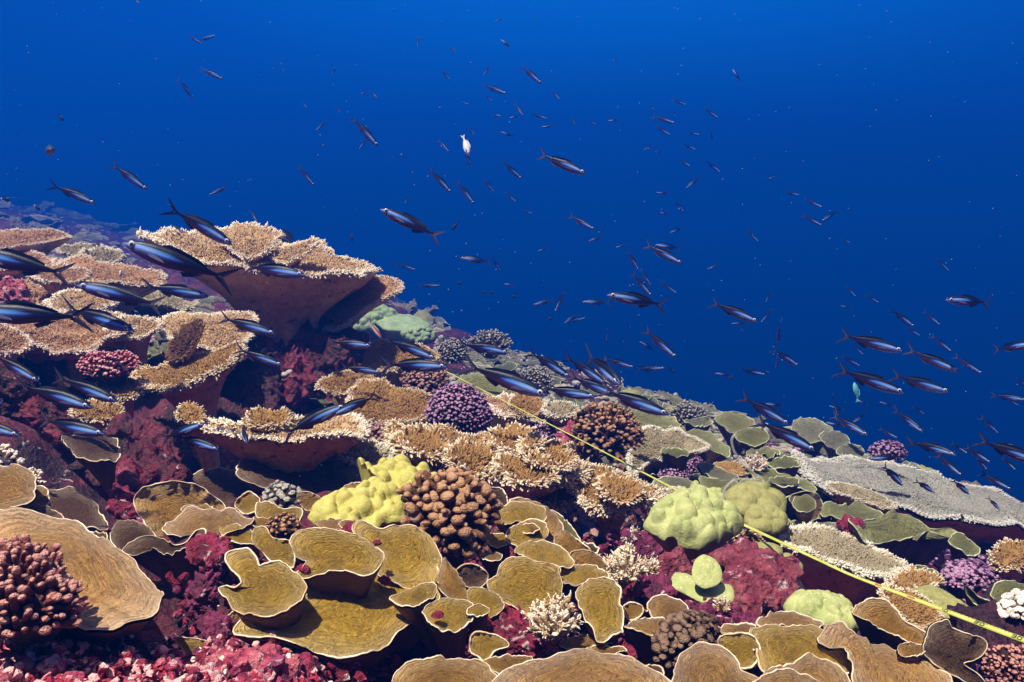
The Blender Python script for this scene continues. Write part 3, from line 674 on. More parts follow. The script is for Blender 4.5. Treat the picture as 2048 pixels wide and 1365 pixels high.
P([(60,990),(110,978),(165,988),(205,1022),(215,1050),(200,1068),(120,1050),(70,1020)], 'brown', 'dark brown round plate in the shaded hollow behind the biggest tan plate', D=1.45, cup=0.03)
P([(268,1003),(275,985),(300,970),(345,962),(390,970),(430,992),(450,1015),(448,1024),(430,1038),(400,1055),(350,1088),(320,1082),(295,1052),(275,1025)], 'ochre', 'ochre cup coral with white rim standing behind the frilled plate edge', D=1.28, asp=0.6, cup=0.28, roll=6)
P([(222,1068),(230,1050),(255,1040),(290,1050),(312,1075),(305,1095),(250,1104),(225,1088)], 'brown', 'small brown cup at the foot of the ochre cup coral', D=1.22, cup=0.25)
P([(325,1062),(345,1035),(390,1018),(430,1020),(470,1018),(485,1032),(508,1042),(480,1062),(440,1078),(420,1088),(380,1074),(340,1072)], 'tan', 'pale tan wavy plate with white rim beside the ochre cup', D=1.17, cup=0.10, ruffle=0.10)
P([(245,1100),(280,1076),(320,1078),(345,1087),(372,1083),(400,1062),(414,1068),(405,1085),(372,1098),(335,1107),(300,1099),(270,1108)], 'brown', 'low frilled brown plate edge in front of the ochre cup coral', D=1.10, asp=0.5, cup=0.15, ruffle=0.15)
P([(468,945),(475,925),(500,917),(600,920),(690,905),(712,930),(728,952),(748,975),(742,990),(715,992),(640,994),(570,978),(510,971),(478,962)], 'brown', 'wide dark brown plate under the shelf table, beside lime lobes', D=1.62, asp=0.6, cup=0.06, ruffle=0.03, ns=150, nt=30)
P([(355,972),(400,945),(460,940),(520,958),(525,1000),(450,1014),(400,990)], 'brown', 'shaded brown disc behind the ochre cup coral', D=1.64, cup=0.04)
P([(477,1258),(492,1238),(540,1222),(590,1200),(640,1140),(720,1085),(800,1080),(860,1110),(874,1150),(880,1200),(868,1235),(828,1240),(800,1262),(765,1292),(728,1311),(700,1311),(620,1295),(570,1273),(530,1268)], 'yellow', 'largest yellow plate coral, its scalloped lower rim above a dark hollow', D=0.99, asp=0.85, cup=0.10, ruffle=0.04, ns=200, nt=44, rimw=1.15, roll=6)
P([(583,1078),(600,1060),(650,1057),(700,1068),(745,1090),(766,1108),(760,1130),(740,1148),(720,1152),(670,1143),(612,1157),(596,1150),(612,1125),(588,1108)], 'yellow', 'raised yellow bowl plate casting a shadow on the largest yellow plate', D=1.00, asp=0.75, cup=0.16, nt=36, ns=150)
P([(437,1180),(445,1172),(470,1178),(484,1165),(462,1138),(450,1115),(465,1102),(495,1100),(512,1115),(522,1132),(560,1122),(596,1150),(613,1168),(610,1188),(598,1208),(560,1230),(520,1233),(475,1222),(455,1205)], 'yellow', 'yellow cup plate with notched side beside the purple rubble column', D=0.95, asp=0.85, cup=0.13, nt=36, ns=150, ruffle=0.06)
P([(503,1072),(508,1058),(530,1054),(546,1076),(582,1086),(588,1132),(550,1128),(525,1104),(508,1090)], 'yellow', 'narrow yellow tongue plate left of the raised bowl plate', D=1.06, cup=0.05)
P([(706,1062),(718,1040),(760,1056),(800,1050),(850,1062),(868,1085),(880,1120),(881,1137),(860,1156),(836,1171),(810,1173),(780,1160),(755,1150),(768,1112),(740,1088)], 'yellow', 'stained yellow shield plate directly below the brown finger coral', D=1.08, asp=0.9, cup=0.08, nt=36, ns=150, ruffle=0.05)
P([(845,1228),(860,1207),(885,1197),(920,1198),(948,1211),(945,1236),(925,1258),(905,1266),(870,1256)], 'yellow', 'small yellow ear cup with a crimson fleck inside', D=0.97, asp=0.8, cup=0.26)
P([(885,1120),(903,1130),(922,1160),(945,1195),(949,1212),(925,1205),(893,1192),(875,1165)], 'ochre', 'narrow ochre plate leaning behind the yellow ear cup', D=1.05, cup=0.06, roll=25)
P([(780,1196),(820,1178),(862,1165),(874,1176),(870,1192),(842,1207),(812,1214)], 'yellow', 'yellow tongue jutting from the right of the largest yellow plate', D=0.985, cup=0.08)
P([(992,1150),(1000,1130),(1012,1120),(1040,1115),(1080,1123),(1108,1132),(1119,1150),(1122,1200),(1108,1222),(1060,1230),(1020,1212),(985,1188),(974,1165)], 'yellow', 'square yellow plate standing upright above the pale bushy coral', D=1.04, asp=1.0, cup=0.10, nt=36, ns=150)
P([(985,1030),(1015,1008),(1058,1005),(1090,1020),(1088,1045),(1050,1046),(1005,1048)], 'yellow', 'curled yellow plate at the top of the petal cluster', D=1.28, cup=0.18, ruffle=0.1)
P([(1020,1000),(1060,998),(1100,1018),(1122,1045),(1125,1068),(1110,1082),(1085,1084),(1092,1050),(1060,1022)], 'tan', 'long curved tan petal arching over the petal cluster', D=1.33, asp=0.9, cup=0.05)
P([(1015,1062),(1055,1040),(1085,1043),(1097,1065),(1082,1082),(1050,1094),(1018,1084)], 'yellow', 'domed yellow petal in the middle of the petal cluster', D=1.20, cup=-0.12)
P([(1030,1098),(1080,1080),(1120,1100),(1149,1120),(1142,1136),(1110,1142),(1060,1128)], 'yellow', 'broad yellow petal directly behind the square upright plate', D=1.14, cup=0.05)
P([(1108,1085),(1126,1060),(1152,1078),(1180,1100),(1178,1112),(1140,1114)], 'ochre', 'ochre petal below the long curved tan petal', D=1.27, cup=0.05)
P([(1085,1030),(1110,1025),(1140,1050),(1160,1078),(1150,1085),(1120,1060)], 'olive', 'thin olive petal farthest out behind the petal cluster', D=1.40, cup=0.05)
P([(1138,1115),(1160,1100),(1190,1106),(1212,1125),(1216,1152),(1190,1164),(1158,1150)], 'ochre', 'ochre rounded petal left of the small white tipped bush', D=1.20, cup=0.06)
P([(1120,1148),(1158,1128),(1208,1138),(1213,1162),(1172,1172),(1138,1168)], 'yellow', 'scalloped yellow petal above the upright ribbed plate', D=1.12, cup=0.10, ruffle=0.1)
P([(912,1147),(925,1132),(950,1130),(974,1145),(973,1165),(955,1176),(925,1170)], 'brown', 'small round brown cup left of the square upright plate', D=1.12, cup=0.2)
P([(1150,1188),(1178,1160),(1213,1157),(1236,1173),(1245,1215),(1249,1258),(1230,1272),(1198,1282),(1178,1250),(1158,1217)], 'yellow', 'upright ribbed yellow plate beside the dark cleft', D=1.00, asp=1.5, cup=0.10, rip=0.012, nt=36)
P([(936,1182),(960,1176),(988,1185),(1006,1205),(1003,1222),(985,1234),(948,1238)], 'yellow', 'low yellow plate joining the ear cup and square plate', D=1.02, cup=0.08)
P([(1268,1192),(1288,1182),(1308,1196),(1306,1212),(1290,1224),(1270,1212)], 'tan', 'small round tan disc topping the rosette by crimson nodules', D=1.12, cup=0.08)
P([(1305,1197),(1338,1193),(1372,1212),(1379,1245),(1357,1254),(1315,1245),(1296,1222)], 'tan', 'largest tan disc of the rosette, a knob at its middle', D=1.08, cup=0.06, ruffle=0.08)
P([(1247,1216),(1262,1205),(1284,1214),(1282,1232),(1258,1240)], 'ochre', 'small ochre disc on the left of the rosette', D=1.06, cup=0.1)
P([(1246,1256),(1285,1236),(1345,1248),(1376,1264),(1360,1280),(1330,1278),(1290,1266)], 'tan', 'ragged pale plate at the base of the rosette', D=1.03, asp=0.6, cup=0.08, ruffle=0.1)
P([(975,1375),(1010,1342),(1060,1325),(1110,1308),(1165,1294),(1220,1304),(1280,1330),(1322,1352),(1352,1385),(1330,1440),(1150,1470),(1000,1440)], 'tan', 'broad tan plate rising like a dome at the bottom edge', D=0.84, asp=0.7, cup=-0.10, ruffle=0.02, nt=36, ns=170, rimw=0.8, roll=3)
P([(772,1375),(800,1342),(850,1320),(905,1314),(950,1320),(985,1343),(998,1375),(950,1430),(820,1430)], 'ochre', 'ochre bowl plate next to the broad domed plate', D=0.86, asp=0.7, cup=0.14, nt=30, roll=2)
P([(962,1328),(1000,1312),(1062,1316),(1040,1340),(988,1344)], 'ochre', 'ochre rim peeking between the bowl plate and broad domed plate', D=0.92, cup=0.1)
P([(940,1300),(943,1272),(960,1264),(1002,1275),(1017,1292),(990,1302),(972,1324),(952,1312)], 'yellow', 'yellow curled plate at the left of the crimson rubble', D=0.95, cup=0.16)
P([(555,1352),(600,1325),(640,1316),(666,1322),(664,1336),(625,1352),(575,1366)], 'yellow', 'low yellow plate in shade below the largest yellow plate', D=0.92, cup=0.06)
P([(708,1322),(735,1306),(762,1300),(764,1316),(738,1330)], 'yellow', 'tiny yellow lip below the lowest point of the largest yellow plate', D=0.97, cup=0.05)
P([(425,1266),(450,1238),(478,1218),(496,1240),(490,1272),(470,1292)], 'yellow', 'yellow wedge plate under the notched cup plate', D=1.02, cup=0.04)
P([(348,1276),(400,1280),(440,1298),(442,1330),(405,1334),(372,1304)], 'yellow', 'pointed yellow plate left of the pink crusted slab', D=0.96, cup=0.04)
P([(1350,1345),(1360,1312),(1385,1290),(1410,1283),(1440,1294),(1475,1325),(1482,1342),(1510,1352),(1545,1385),(1520,1440),(1350,1440)], 'tan', 'tall tan hood plate right of the broad domed plate', D=0.86, asp=1.0, cup=-0.06, ruffle=0.04, nt=30)
P([(1436,1282),(1450,1269),(1490,1267),(1512,1280),(1520,1310),(1500,1337),(1465,1328),(1445,1302)], 'yellow', 'yellow plate in the shade left of the large banded plate', D=0.95, cup=0.06)
P([(1498,1275),(1505,1259),(1550,1251),(1610,1252),(1652,1270),(1690,1300),(1703,1325),(1697,1345),(1650,1333),(1600,1328),(1560,1337),(1522,1337),(1512,1302)], 'yellow', 'large banded yellow plate with many growth ripples', D=0.95, asp=0.8, cup=0.12, rip=0.012, nt=44, ns=170)
P([(1528,1348),(1580,1328),(1612,1314),(1642,1319),(1682,1345),(1706,1378),(1690,1430),(1560,1430)], 'tan', 'tan plate in front of the large banded plate', D=0.86, cup=0.02)
P([(1490,1385),(1530,1350),(1575,1338),(1620,1355),(1650,1390),(1600,1440),(1500,1440)], 'tan', 'lowest tan plate overlapping the tall hood plate', D=0.80, cup=0.02)
P([(1640,1262),(1680,1249),(1720,1275),(1780,1290),(1840,1320),(1900,1362),(1940,1410),(1800,1440),(1715,1380),(1700,1330),(1670,1290)], 'tan', 'long tan plate sloping between the banded plate and the double cup', D=0.93, asp=0.9, cup=0.03, nt=34, ns=160, roll=16)
P([(1514,1246),(1530,1232),(1560,1222),(1605,1228),(1642,1240),(1642,1256),(1610,1264),(1560,1257),(1530,1257)], 'tan', 'flat tan plate behind the large banded plate', D=1.06, cup=0.05)
P([(1705,1222),(1718,1204),(1755,1198),(1790,1212),(1806,1238),(1840,1256),(1871,1280),(1868,1300),(1830,1292),(1785,1268),(1742,1248),(1712,1237)], 'ochre', 'long double cup with white rim below the tape', D=1.05, asp=0.6, cup=0.22, ns=150, nt=30, roll=18)
P([(1843,1297),(1862,1258),(1895,1241),(1912,1260),(1960,1275),(1971,1295),(1950,1322),(1930,1330),(1960,1352),(1985,1395),(1900,1348),(1860,1322)], 'brown', 'notched mauve brown plate right of the double cup', D=1.00, asp=0.9, cup=0.06, ruffle=0.06, roll=14)
P([(1638,1016),(1650,1007),(1695,1010),(1715,1006),(1752,1016),(1769,1029),(1750,1041),(1700,1046),(1660,1036)], 'olive', 'flat olive plate below the vast flat table', D=1.95, cup=0.05, rim='rim_olive')
P([(1690,1042),(1760,1032),(1785,1022),(1805,1025),(1850,1045),(1872,1056),(1903,1062),(1912,1080),(1880,1072),(1855,1062),(1830,1084),(1790,1082),(1750,1086),(1722,1072)], 'olive', 'long wavy olive rim shading a deep hollow', D=1.85, asp=0.5, cup=0.14, ruffle=0.10, rim='rim_olive', roll=12)
P([(1898,1086),(1913,1066),(1945,1084),(1961,1104),(1942,1112),(1912,1098)], 'olive', 'olive petal at the end of the long wavy rim', D=1.75, cup=0.05, rim='rim_olive', roll=16)
P([(1585,1008),(1592,995),(1615,992),(1631,1004),(1627,1020),(1598,1024)], 'olive', 'small round olive cup beside the moss green lobes', D=1.75, cup=0.16, rim='rim_olive')
P([(1578,1000),(1600,984),(1635,988),(1645,1010),(1638,1032),(1622,1040),(1608,1026)], 'brown', 'dark curled plate wrapped behind the small olive cup', D=1.83, cup=0.2, rim='rim_olive')
P([(1393,930),(1410,924),(1440,938),(1470,946),(1474,956),(1450,962),(1420,956)], 'grey', 'grey green plate with turned up tip near the white twig coral', D=2.3, cup=0.08, rim='rim_olive')
P([(1398,963),(1408,952),(1440,960),(1474,966),(1462,982),(1425,982)], 'olive', 'deep olive cup plate above the lumpy green dome', D=2.15, cup=0.2, rim='rim_olive')
P([(1440,985),(1455,972),(1490,968),(1490,984),(1465,996)], 'olive', 'small olive fold next to the deep cup plate', D=2.05, cup=0.1, rim='rim_olive')
P([(1475,972),(1510,962),(1552,970),(1580,986),(1572,996),(1530,991),(1490,988)], 'olive', 'wavy olive plate above the moss green lobes', D=2.05, cup=0.08, rim='rim_olive')
P([(1490,934),(1530,932),(1572,948),(1612,963),(1632,976),(1620,982),(1572,976),(1520,962)], 'olive', 'broad olive plate pointing at the vast flat table', D=2.2, cup=0.06, rim='rim_olive')
P([(1538,962),(1552,954),(1580,954),(1598,963),(1590,972),(1560,972)], 'olive', 'oval olive disc lying on the broad olive plate', D=2.08, cup=0.06, rim='rim_olive')
P([(1304,969),(1328,955),(1360,956),(1400,972),(1428,990),(1402,998),(1345,988)], 'grey', 'pale grey plate crossed by the measuring tape', D=2.05, cup=0.04, rim='rim_olive')
P([(1286,942),(1298,928),(1320,921),(1341,930),(1336,943),(1320,950),(1300,952)], 'olive', 'small olive cup beside the tape in open shade', D=2.25, cup=0.2, rim='rim_olive')
P([(1308,872),(1338,854),(1380,859),(1420,864),(1450,884),(1462,905),(1450,914),(1412,897),(1380,892),(1350,892)], 'olive', 'large smooth olive plate behind the pale comb table', D=2.7, cup=0.04, rim='rim_olive')
P([(1250,832),(1280,819),(1322,824),(1352,840),(1360,856),(1330,860),(1290,852),(1268,842)], 'olive', 'olive plate behind the knobby brown finger coral', D=2.95, cup=0.08, rim='rim_olive')
P([(1428,842),(1448,827),(1482,831),(1508,845),(1500,860),(1462,864)], 'olive', 'olive plate on the crest above the comb table', D=3.2, cup=0.06, rim='rim_olive')
P([(1470,868),(1498,856),(1530,862),(1538,880),(1512,892),(1480,884)], 'olive', 'olive plate right of the large smooth olive plate', D=2.8, cup=0.06, rim='rim_olive')
P([(1583,852),(1600,837),(1640,841),(1664,858),(1657,876),(1620,888),(1590,874)], 'grey', 'round blue grey plate on the hazy crest', D=3.6, cup=0.05, rim='rim_olive')
P([(1672,902),(1700,888),(1726,898),(1722,916),(1690,918)], 'grey', 'blue grey petal behind the vast flat table', D=3.2, cup=0.05, rim='rim_olive')
P([(1800,938),(1828,928),(1860,943),(1887,960),(1872,972),(1832,957)], 'grey', 'pale petal plate over the far edge of the vast flat table', D=2.95, cup=0.05, rim='rim_olive')
P([(1640,872),(1660,862),(1690,872),(1700,892),(1680,902),(1652,892)], 'grey', 'stacked grey petal between round plate and crest', D=3.4, cup=0.05, rim='rim_olive')
P([(913,764),(930,750),(962,750),(992,765),(1012,780),(1002,802),(962,797),(930,782)], 'olive', 'pale yellow green plate beside the far end of the tape', D=3.1, asp=0.8, cup=0.08, rim='rim_olive')
P([(1985,1188),(1998,1163),(2048,1167),(2080,1195),(2060,1228),(2012,1222)], 'olive', 'large olive plate cut by the frame above the tape', D=1.40, cup=0.04, rim='rim_olive')
P([(1928,1170),(1945,1183),(1958,1195),(1985,1204),(2006,1214),(1994,1228),(1962,1218),(1940,1198)], 'olive', 'narrow wavy olive cup above the last stretch of tape', D=1.38, asp=0.5, cup=0.3, rim='rim_olive', roll=20)
P([(1815,1142),(1833,1131),(1865,1139),(1877,1150),(1862,1162),(1835,1156)], 'olive', 'thin olive disc beside the white rimmed round table', D=1.55, cup=0.04, rim='rim_olive')
P([(1560,1052),(1600,1040),(1650,1044),(1690,1060),(1680,1080),(1620,1070),(1575,1065)], 'grey', 'pale mauve plate behind the white rimmed round table', D=1.75, cup=0.03)
P([(124,872),(150,864),(215,872),(236,895),(239,917),(200,922),(168,916),(140,900)], 'brown', 'brown lobe with white lower edge hanging over the left hollow', D=1.45, asp=0.8, cup=-0.15)
P([(686,978),(702,967),(730,967),(738,980),(720,992),(696,992)], 'tan', 'tiny pale plate on the front of the wide dark brown plate', D=1.36, cup=0.1)
P([(622,1010),(655,994),(700,997),(735,994),(752,1003),(722,1012),(660,1018),(635,1018)], 'ochre', 'thin wavy plate edge in front of the lime lobes', D=1.33, asp=0.5, cup=0.1, ruffle=0.1)
P([(470,1012),(480,995),(500,984),(519,1000),(512,1022),(490,1028)], 'yellow', 'small upturned yellow lobe near the lilac knobs', D=1.27, cup=0.05)
P([(513,1008),(530,999),(560,1014),(592,1014),(607,1022),(592,1042),(545,1048),(515,1032)], 'yellow', 'flat yellow plate beneath the lilac knobs', D=1.24, cup=0.05)
P([(595,990),(612,984),(640,995),(640,1018),(616,1022),(600,1008)], 'ochre', 'ochre plate between lilac knobs and lime lobes', D=1.30, cup=0.05)
P([(440,1058),(470,1050),(500,1062),(520,1080),(505,1092),(470,1085),(448,1075)], 'yellow', 'yellow plate behind the crimson lump and notched cup', D=1.15, cup=0.05)
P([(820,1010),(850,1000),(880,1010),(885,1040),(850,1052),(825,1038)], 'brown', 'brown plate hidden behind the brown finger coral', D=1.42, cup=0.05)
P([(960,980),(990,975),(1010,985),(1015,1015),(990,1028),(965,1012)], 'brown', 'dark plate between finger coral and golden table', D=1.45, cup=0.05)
P([(955,1098),(985,1105),(1005,1112),(990,1122),(962,1116)], 'tan', 'small pale lip right of the finger coral base', D=1.15, cup=0.05)
P([(1330,1085),(1370,1060),(1400,1068),(1395,1098),(1350,1100)], 'olive', 'olive plate hidden below the lumpy green dome', D=1.62, cup=0.05, rim='rim_olive')
P([(1120,1285),(1160,1272),(1215,1276),(1222,1288),(1180,1296),(1130,1296)], 'tan', 'thin pale plate edge behind the broad domed plate', D=0.98, asp=0.5, cup=0.05)

# ------------------------------------------------------------------ table corals
GT = None
T([(283,482),(320,470),(370,470),(430,462),(500,470),(560,485),(625,488),(682,510),(745,530),(741,545),(697,557),(640,549),(560,546),(490,531),(420,521),(360,506),(308,494)], 't_tan',
  'great tan table coral crowning the reef, thick sunlit white rim', D=2.62, asp=0.85, nb=5200, L=0.030, nt=26, ns=200, cup=0.05, foot=(605,705,2.68), edge=1.2, roll=9,
  prof=([1.0, .95, .86, .74, .62, .51, .43, .37, .33, .31, .30, .32], [0, .03, .09, .16, .23, .31, .40, .52, .66, .8, .9, 1.0]))
T([(438,474),(462,456),(500,452),(535,462),(556,474),(540,492),(515,512),(488,514),(462,494)], 't_tan', 'upright tan fan growing on top of the great table coral', D=2.60, asp=1.3, nb=900, L=0.032, foot=(500,530,2.64), lean=0.9, cup=0.25, roll=0)
T([(548,512),(572,498),(606,488),(630,484),(618,500),(592,516),(570,528)], 't_tan', 'small slanting fan on the great table coral, beside the upright fan', D=2.58, asp=0.9, nb=500, L=0.028, foot=(575,532,2.62), lean=0.9, roll=-8)
T([(640,566),(690,552),(760,556),(804,577),(775,594),(732,613),(702,642),(672,660),(635,650),(618,610)], 't_rose', 'rusty table coral tilted below the great table coral', D=2.72, asp=0.9, nb=2600, L=0.020, nt=24, ns=160, foot=(640,690,2.75), edge=1.1, roll=-6)
T([(-80,466),(0,460),(60,458),(120,465),(144,475),(100,484),(50,490),(0,500),(-80,505)], 't_rose', 'topmost rosy table on the upper left, flat as a shelf', D=3.0, asp=0.7, nb=2200, L=0.020, edge=1.0)
T([(-60,505),(20,500),(60,508),(100,520),(135,530),(150,548),(100,555),(40,545),(-60,530)], 't_rose', 'rosy table just below the topmost left shelf', D=2.85, asp=0.7, nb=1700, L=0.026)
T([(108,540),(122,524),(160,518),(205,525),(262,536),(300,542),(332,560),(322,574),(262,573),(228,562),(180,562),(135,552)], 't_rose', 'long wavy rosy table left of the great table coral', D=2.85, asp=0.7, nb=2000, L=0.024, ruffle=0.06)
T([(165,515),(185,506),(225,506),(245,516),(230,526),(190,528)], 't_grey', 'small feathery tuft table on the long wavy rosy table', D=3.1, nb=700, L=0.034)
T([(98,608),(130,590),(160,586),(200,598),(226,608),(195,622),(150,628),(115,622)], 't_tan', 'bright pale fringed table amid the left stack', D=2.45, asp=0.7, nb=1400, L=0.030)
T([(-60,560),(20,558),(80,575),(120,590),(100,612),(30,610),(-60,600)], 't_rose', 'rosy ledge table between the left stack and crimson knobs', D=2.65, asp=0.7, nb=1500, L=0.026)
T([(-70,628),(0,612),(70,615),(150,628),(225,628),(298,638),(306,655),(270,668),(222,682),(172,700),(128,706),(60,684),(-70,668)], 't_rose', 'broad orange brown table lowest on the left stack, white front edge', D=2.15, asp=0.8, nb=3600, L=0.022, nt=24, ns=180, edge=1.1)
T([(318,642),(350,628),(400,627),(450,627),(506,632),(500,662),(474,702),(432,702),(380,684),(338,672)], 't_tan', 'tan table facing the diver left of the great table stem', D=2.28, asp=0.9, nb=2600, L=0.022, nt=22)
T([(60,545),(95,535),(150,540),(175,552),(140,566),(85,562)], 't_rose', 'thin rosy shelf wedged in the middle of the left stack', D=2.62, asp=0.7, nb=900, L=0.024)
T([(-60,660),(0,655),(40,668),(60,690),(20,705),(-60,700)], 't_rose', 'rosy shelf under the white front edge of the broad orange brown table', D=1.95, asp=0.7, nb=900, L=0.022)
T([(215,655),(250,640),(290,640),(318,652),(285,672),(240,674)], 't_tan', 'thin tan shelf between broad orange brown table and tan table', D=2.2, asp=0.7, nb=800, L=0.022)
T([(120,500),(150,492),(190,492),(222,502),(190,512),(145,510)], 't_grey', 'thin grey shelf topping the long wavy rosy table', D=3.25, asp=0.7, nb=700, L=0.026)
T([(640,770),(672,752),(712,748),(745,762),(720,782),(672,786)], 't_gold', 'small golden shelf at the right edge of the dark cave', D=2.3, asp=0.7, nb=800, L=0.024)
T([(236,590),(262,580),(300,582),(352,596),(392,608),(360,618),(300,612),(258,604)], 't_grey', 'grey table peeking behind striped fish left of the great table', D=3.1, asp=0.7, nb=900, L=0.024)
T([(268,750),(300,744),(350,735),(395,716),(430,706),(470,690),(482,702),(450,735),(400,758),(350,775),(295,768)], 't_gold', 'shaded golden shelf below the tan table facing the diver', D=2.05, asp=0.75, nb=2200, L=0.028, roll=-14)
T([(152,826),(180,812),(215,815),(238,822),(225,838),(190,842),(165,838)], 't_gold', 'tiny golden shelf above the brown hanging lobe', D=1.85, nb=500, L=0.026)
T([(195,772),(235,758),(268,764),(285,780),(260,795),(220,792)], 't_gold', 'narrow golden shelf between striped fish and the shaded shelf', D=1.95, nb=600, L=0.022)
T([(340,712),(352,680),(372,655),(398,646),(402,662),(385,690),(365,715)], 't_shaded', 'dark upright fan before the tan table', D=2.08, asp=1.6, nb=500, L=0.022, foot=(350,760,2.1), roll=-20)
T([(358,834),(400,838),(450,847),(500,850),(580,846),(640,834),(690,834),(725,850),(722,866),(690,879),(640,883),(560,879),(480,869),(410,859),(372,846)], 't_tan', 'long pale shelf table across the dark cave, round right end', D=1.62, asp=0.7, nb=3600, L=0.020, nt=22, ns=200, roll=4)
T([(362,838),(368,818),(385,812),(398,826),(404,842),(385,846)], 't_gold', 'small golden fan at the left end of the long pale shelf', D=1.63, asp=1.4, nb=260, L=0.018)
T([(500,845),(512,826),(545,824),(572,832),(566,850),(530,856)], 't_gold', 'dark golden tuft in the middle of the long pale shelf', D=1.64, asp=1.3, nb=400, L=0.020)
T([(700,792),(722,766),(755,768),(800,780),(850,793),(894,815),(872,830),(805,842),(745,848),(704,838)], 't_gold', 'golden brown table beside the purple finger dome, pale right tip', D=2.15, asp=0.8, nb=3000, L=0.024, nt=20)
T([(690,712),(712,694),(750,688),(800,690),(850,700),(874,716),(842,734),(785,740),(722,740)], 't_gold', 'golden table right of the crimson rock under the great table', D=2.7, asp=0.75, nb=2000, L=0.026)
T([(778,858),(830,868),(870,872),(915,876),(960,864),(1000,873),(1060,884),(1116,898),(1134,915),(1152,945),(1132,962),(1050,968),(985,965),(935,940),(885,925),(840,902),(800,888)], 't_gold', 'largest golden table with thick white tips, over the brown finger coral', D=1.80, asp=0.9, nb=6500, L=0.033, nt=26, ns=200, ruffle=0.10, cup=0.14, edge=1.2, roll=8,
  prof=([1.0, .96, .88, .78, .66, .55, .44, .34, .27, .22, .20, .22], [0, .03, .09, .17, .27, .38, .50, .62, .72, .82, .90, 1.0]))
T([(905,925),(912,905),(935,896),(965,905),(985,928),(960,945),(925,945)], 't_gold', 'snow white tipped tuft at the heart of the largest golden table', D=1.68, asp=1.1, nb=520, L=0.036, foot=(945,965,1.75), cup=0.2)
T([(985,880),(1005,866),(1045,872),(1075,890),(1060,905),(1020,905)], 't_gold', 'raised golden fan at the back of the largest golden table', D=1.76, asp=1.1, nb=600, L=0.034, foot=(1030,930,1.82), cup=0.25, roll=-6)
T([(1050,905),(1075,890),(1110,900),(1138,922),(1120,938),(1075,930)], 't_gold', 'slanting golden fan at the right of the largest golden table', D=1.70, asp=1.1, nb=600, L=0.034, foot=(1080,955,1.78), cup=0.2, roll=10)
T([(800,885),(830,868),(865,875),(890,895),(870,915),(825,905)], 't_gold', 'golden fan at the left end of the largest golden table', D=1.72, asp=1.1, nb=600, L=0.034, foot=(850,935,1.80), cup=0.2, roll=6)
T([(1000,930),(1040,918),(1085,932),(1105,952),(1070,968),(1020,955)], 't_gold', 'lower front fan of the largest golden table, fully white rimmed', D=1.64, asp=0.9, nb=700, L=0.030, foot=(1040,985,1.70), cup=0.2)
T([(1205,975),(1225,962),(1262,970),(1278,988),(1250,1002),(1215,995)], 't_gold', 'inner fan of the golden table left of the green dome', D=1.66, asp=1.0, nb=500, L=0.026, foot=(1235,1020,1.7), cup=0.2)
T([(845,930),(870,918),(905,930),(935,952),(915,968),(870,955)], 't_gold', 'dim golden skirt fan above the brown finger coral', D=1.68, asp=0.9, nb=600, L=0.028, foot=(890,985,1.72), cup=0.2)
T([(1146,962),(1165,948),(1200,944),(1250,962),(1302,985),(1294,1002),(1245,1014),(1195,1020),(1165,1000)], 't_gold', 'golden table with white rim between largest golden table and green dome', D=1.72, asp=0.9, nb=3600, L=0.028, cup=0.16, nt=20)
T([(1068,985),(1085,968),(1118,966),(1142,985),(1135,1005),(1095,1012)], 't_gold', 'small golden fringe left of a crimson pocket', D=1.72, nb=700, L=0.028)
T([(956,802),(1000,798),(1040,803),(1090,814),(1132,828),(1112,840),(1052,842),(1000,828)], 't_rose', 'dark red brown vase table with white fringe behind the tape', D=2.5, asp=0.8, nb=2200, L=0.032, cup=0.10, foot=(1040,915,2.5),
  prof=([1.0, .95, .88, .80, .72, .64, .56, .48, .40, .34, .30, .30], [0, .05, .12, .2, .3, .4, .5, .6, .7, .8, .9, 1.0]))
T([(1022,812),(1030,796),(1055,793),(1078,803),(1085,820),(1060,832),(1032,828)], 't_gold', 'brown feathery tuft inside the dark vase table', D=2.44, asp=1.2, nb=500, L=0.026)
T([(1090,815),(1110,808),(1140,812),(1152,826),(1125,836),(1098,832)], 't_grey', 'grey feathery tuft beside the knobby brown finger coral', D=2.4, asp=1.0, nb=500, L=0.026)
T([(1262,890),(1285,866),(1312,862),(1362,868),(1415,890),(1400,905),(1350,910),(1300,925),(1262,950)], 't_grey', 'pale grey comb table right of the knobby brown finger coral', D=2.25, asp=0.8, nb=4000, L=0.018, nt=20)
T([(1118,905),(1150,890),(1185,905),(1200,935),(1180,958),(1140,955),(1115,930)], 't_gold', 'dim brown table in the shade behind the largest golden table', D=2.3, nb=900, L=0.024)
T([(1562,1078),(1588,1063),(1640,1064),(1700,1075),(1760,1103),(1802,1127),(1792,1147),(1740,1152),(1690,1138),(1640,1118),(1590,1103)], 't_grey', 'round table with snow white rim under the tape', D=1.62, asp=0.85, nb=6500, L=0.019, nt=24, ns=180, cup=0.12, edge=1.25, roll=14,
  prof=([1.0, .96, .88, .78, .66, .55, .44, .34, .27, .22, .20, .22], [0, .03, .09, .17, .27, .38, .50, .62, .72, .82, .90, 1.0]))
T([(1590,917),(1640,909),(1720,918),(1790,928),(1850,950),(1920,972),(1990,985),(2048,1000),(2160,1040),(2160,1085),(2048,1072),(2000,1070),(1930,1052),(1870,1032),(1800,1011),(1740,986),(1690,975),(1650,966),(1612,940)], 't_pale', 'vast flat pale table coral covering the right hand slope', D=2.5, asp=0.75, nb=13000, L=0.019, nt=50, ns=260, cup=0.0, ruffle=0.04, edge=1.15, roll=13, thick=0.01, foot=(1900,1090,2.4))
T([(1655,968),(1700,972),(1745,985),(1790,1008),(1770,1014),(1715,998),(1672,984)], 't_grey', 'thin pale shelf under the front edge of the vast flat table', D=2.25, asp=0.5, nb=700, L=0.016)
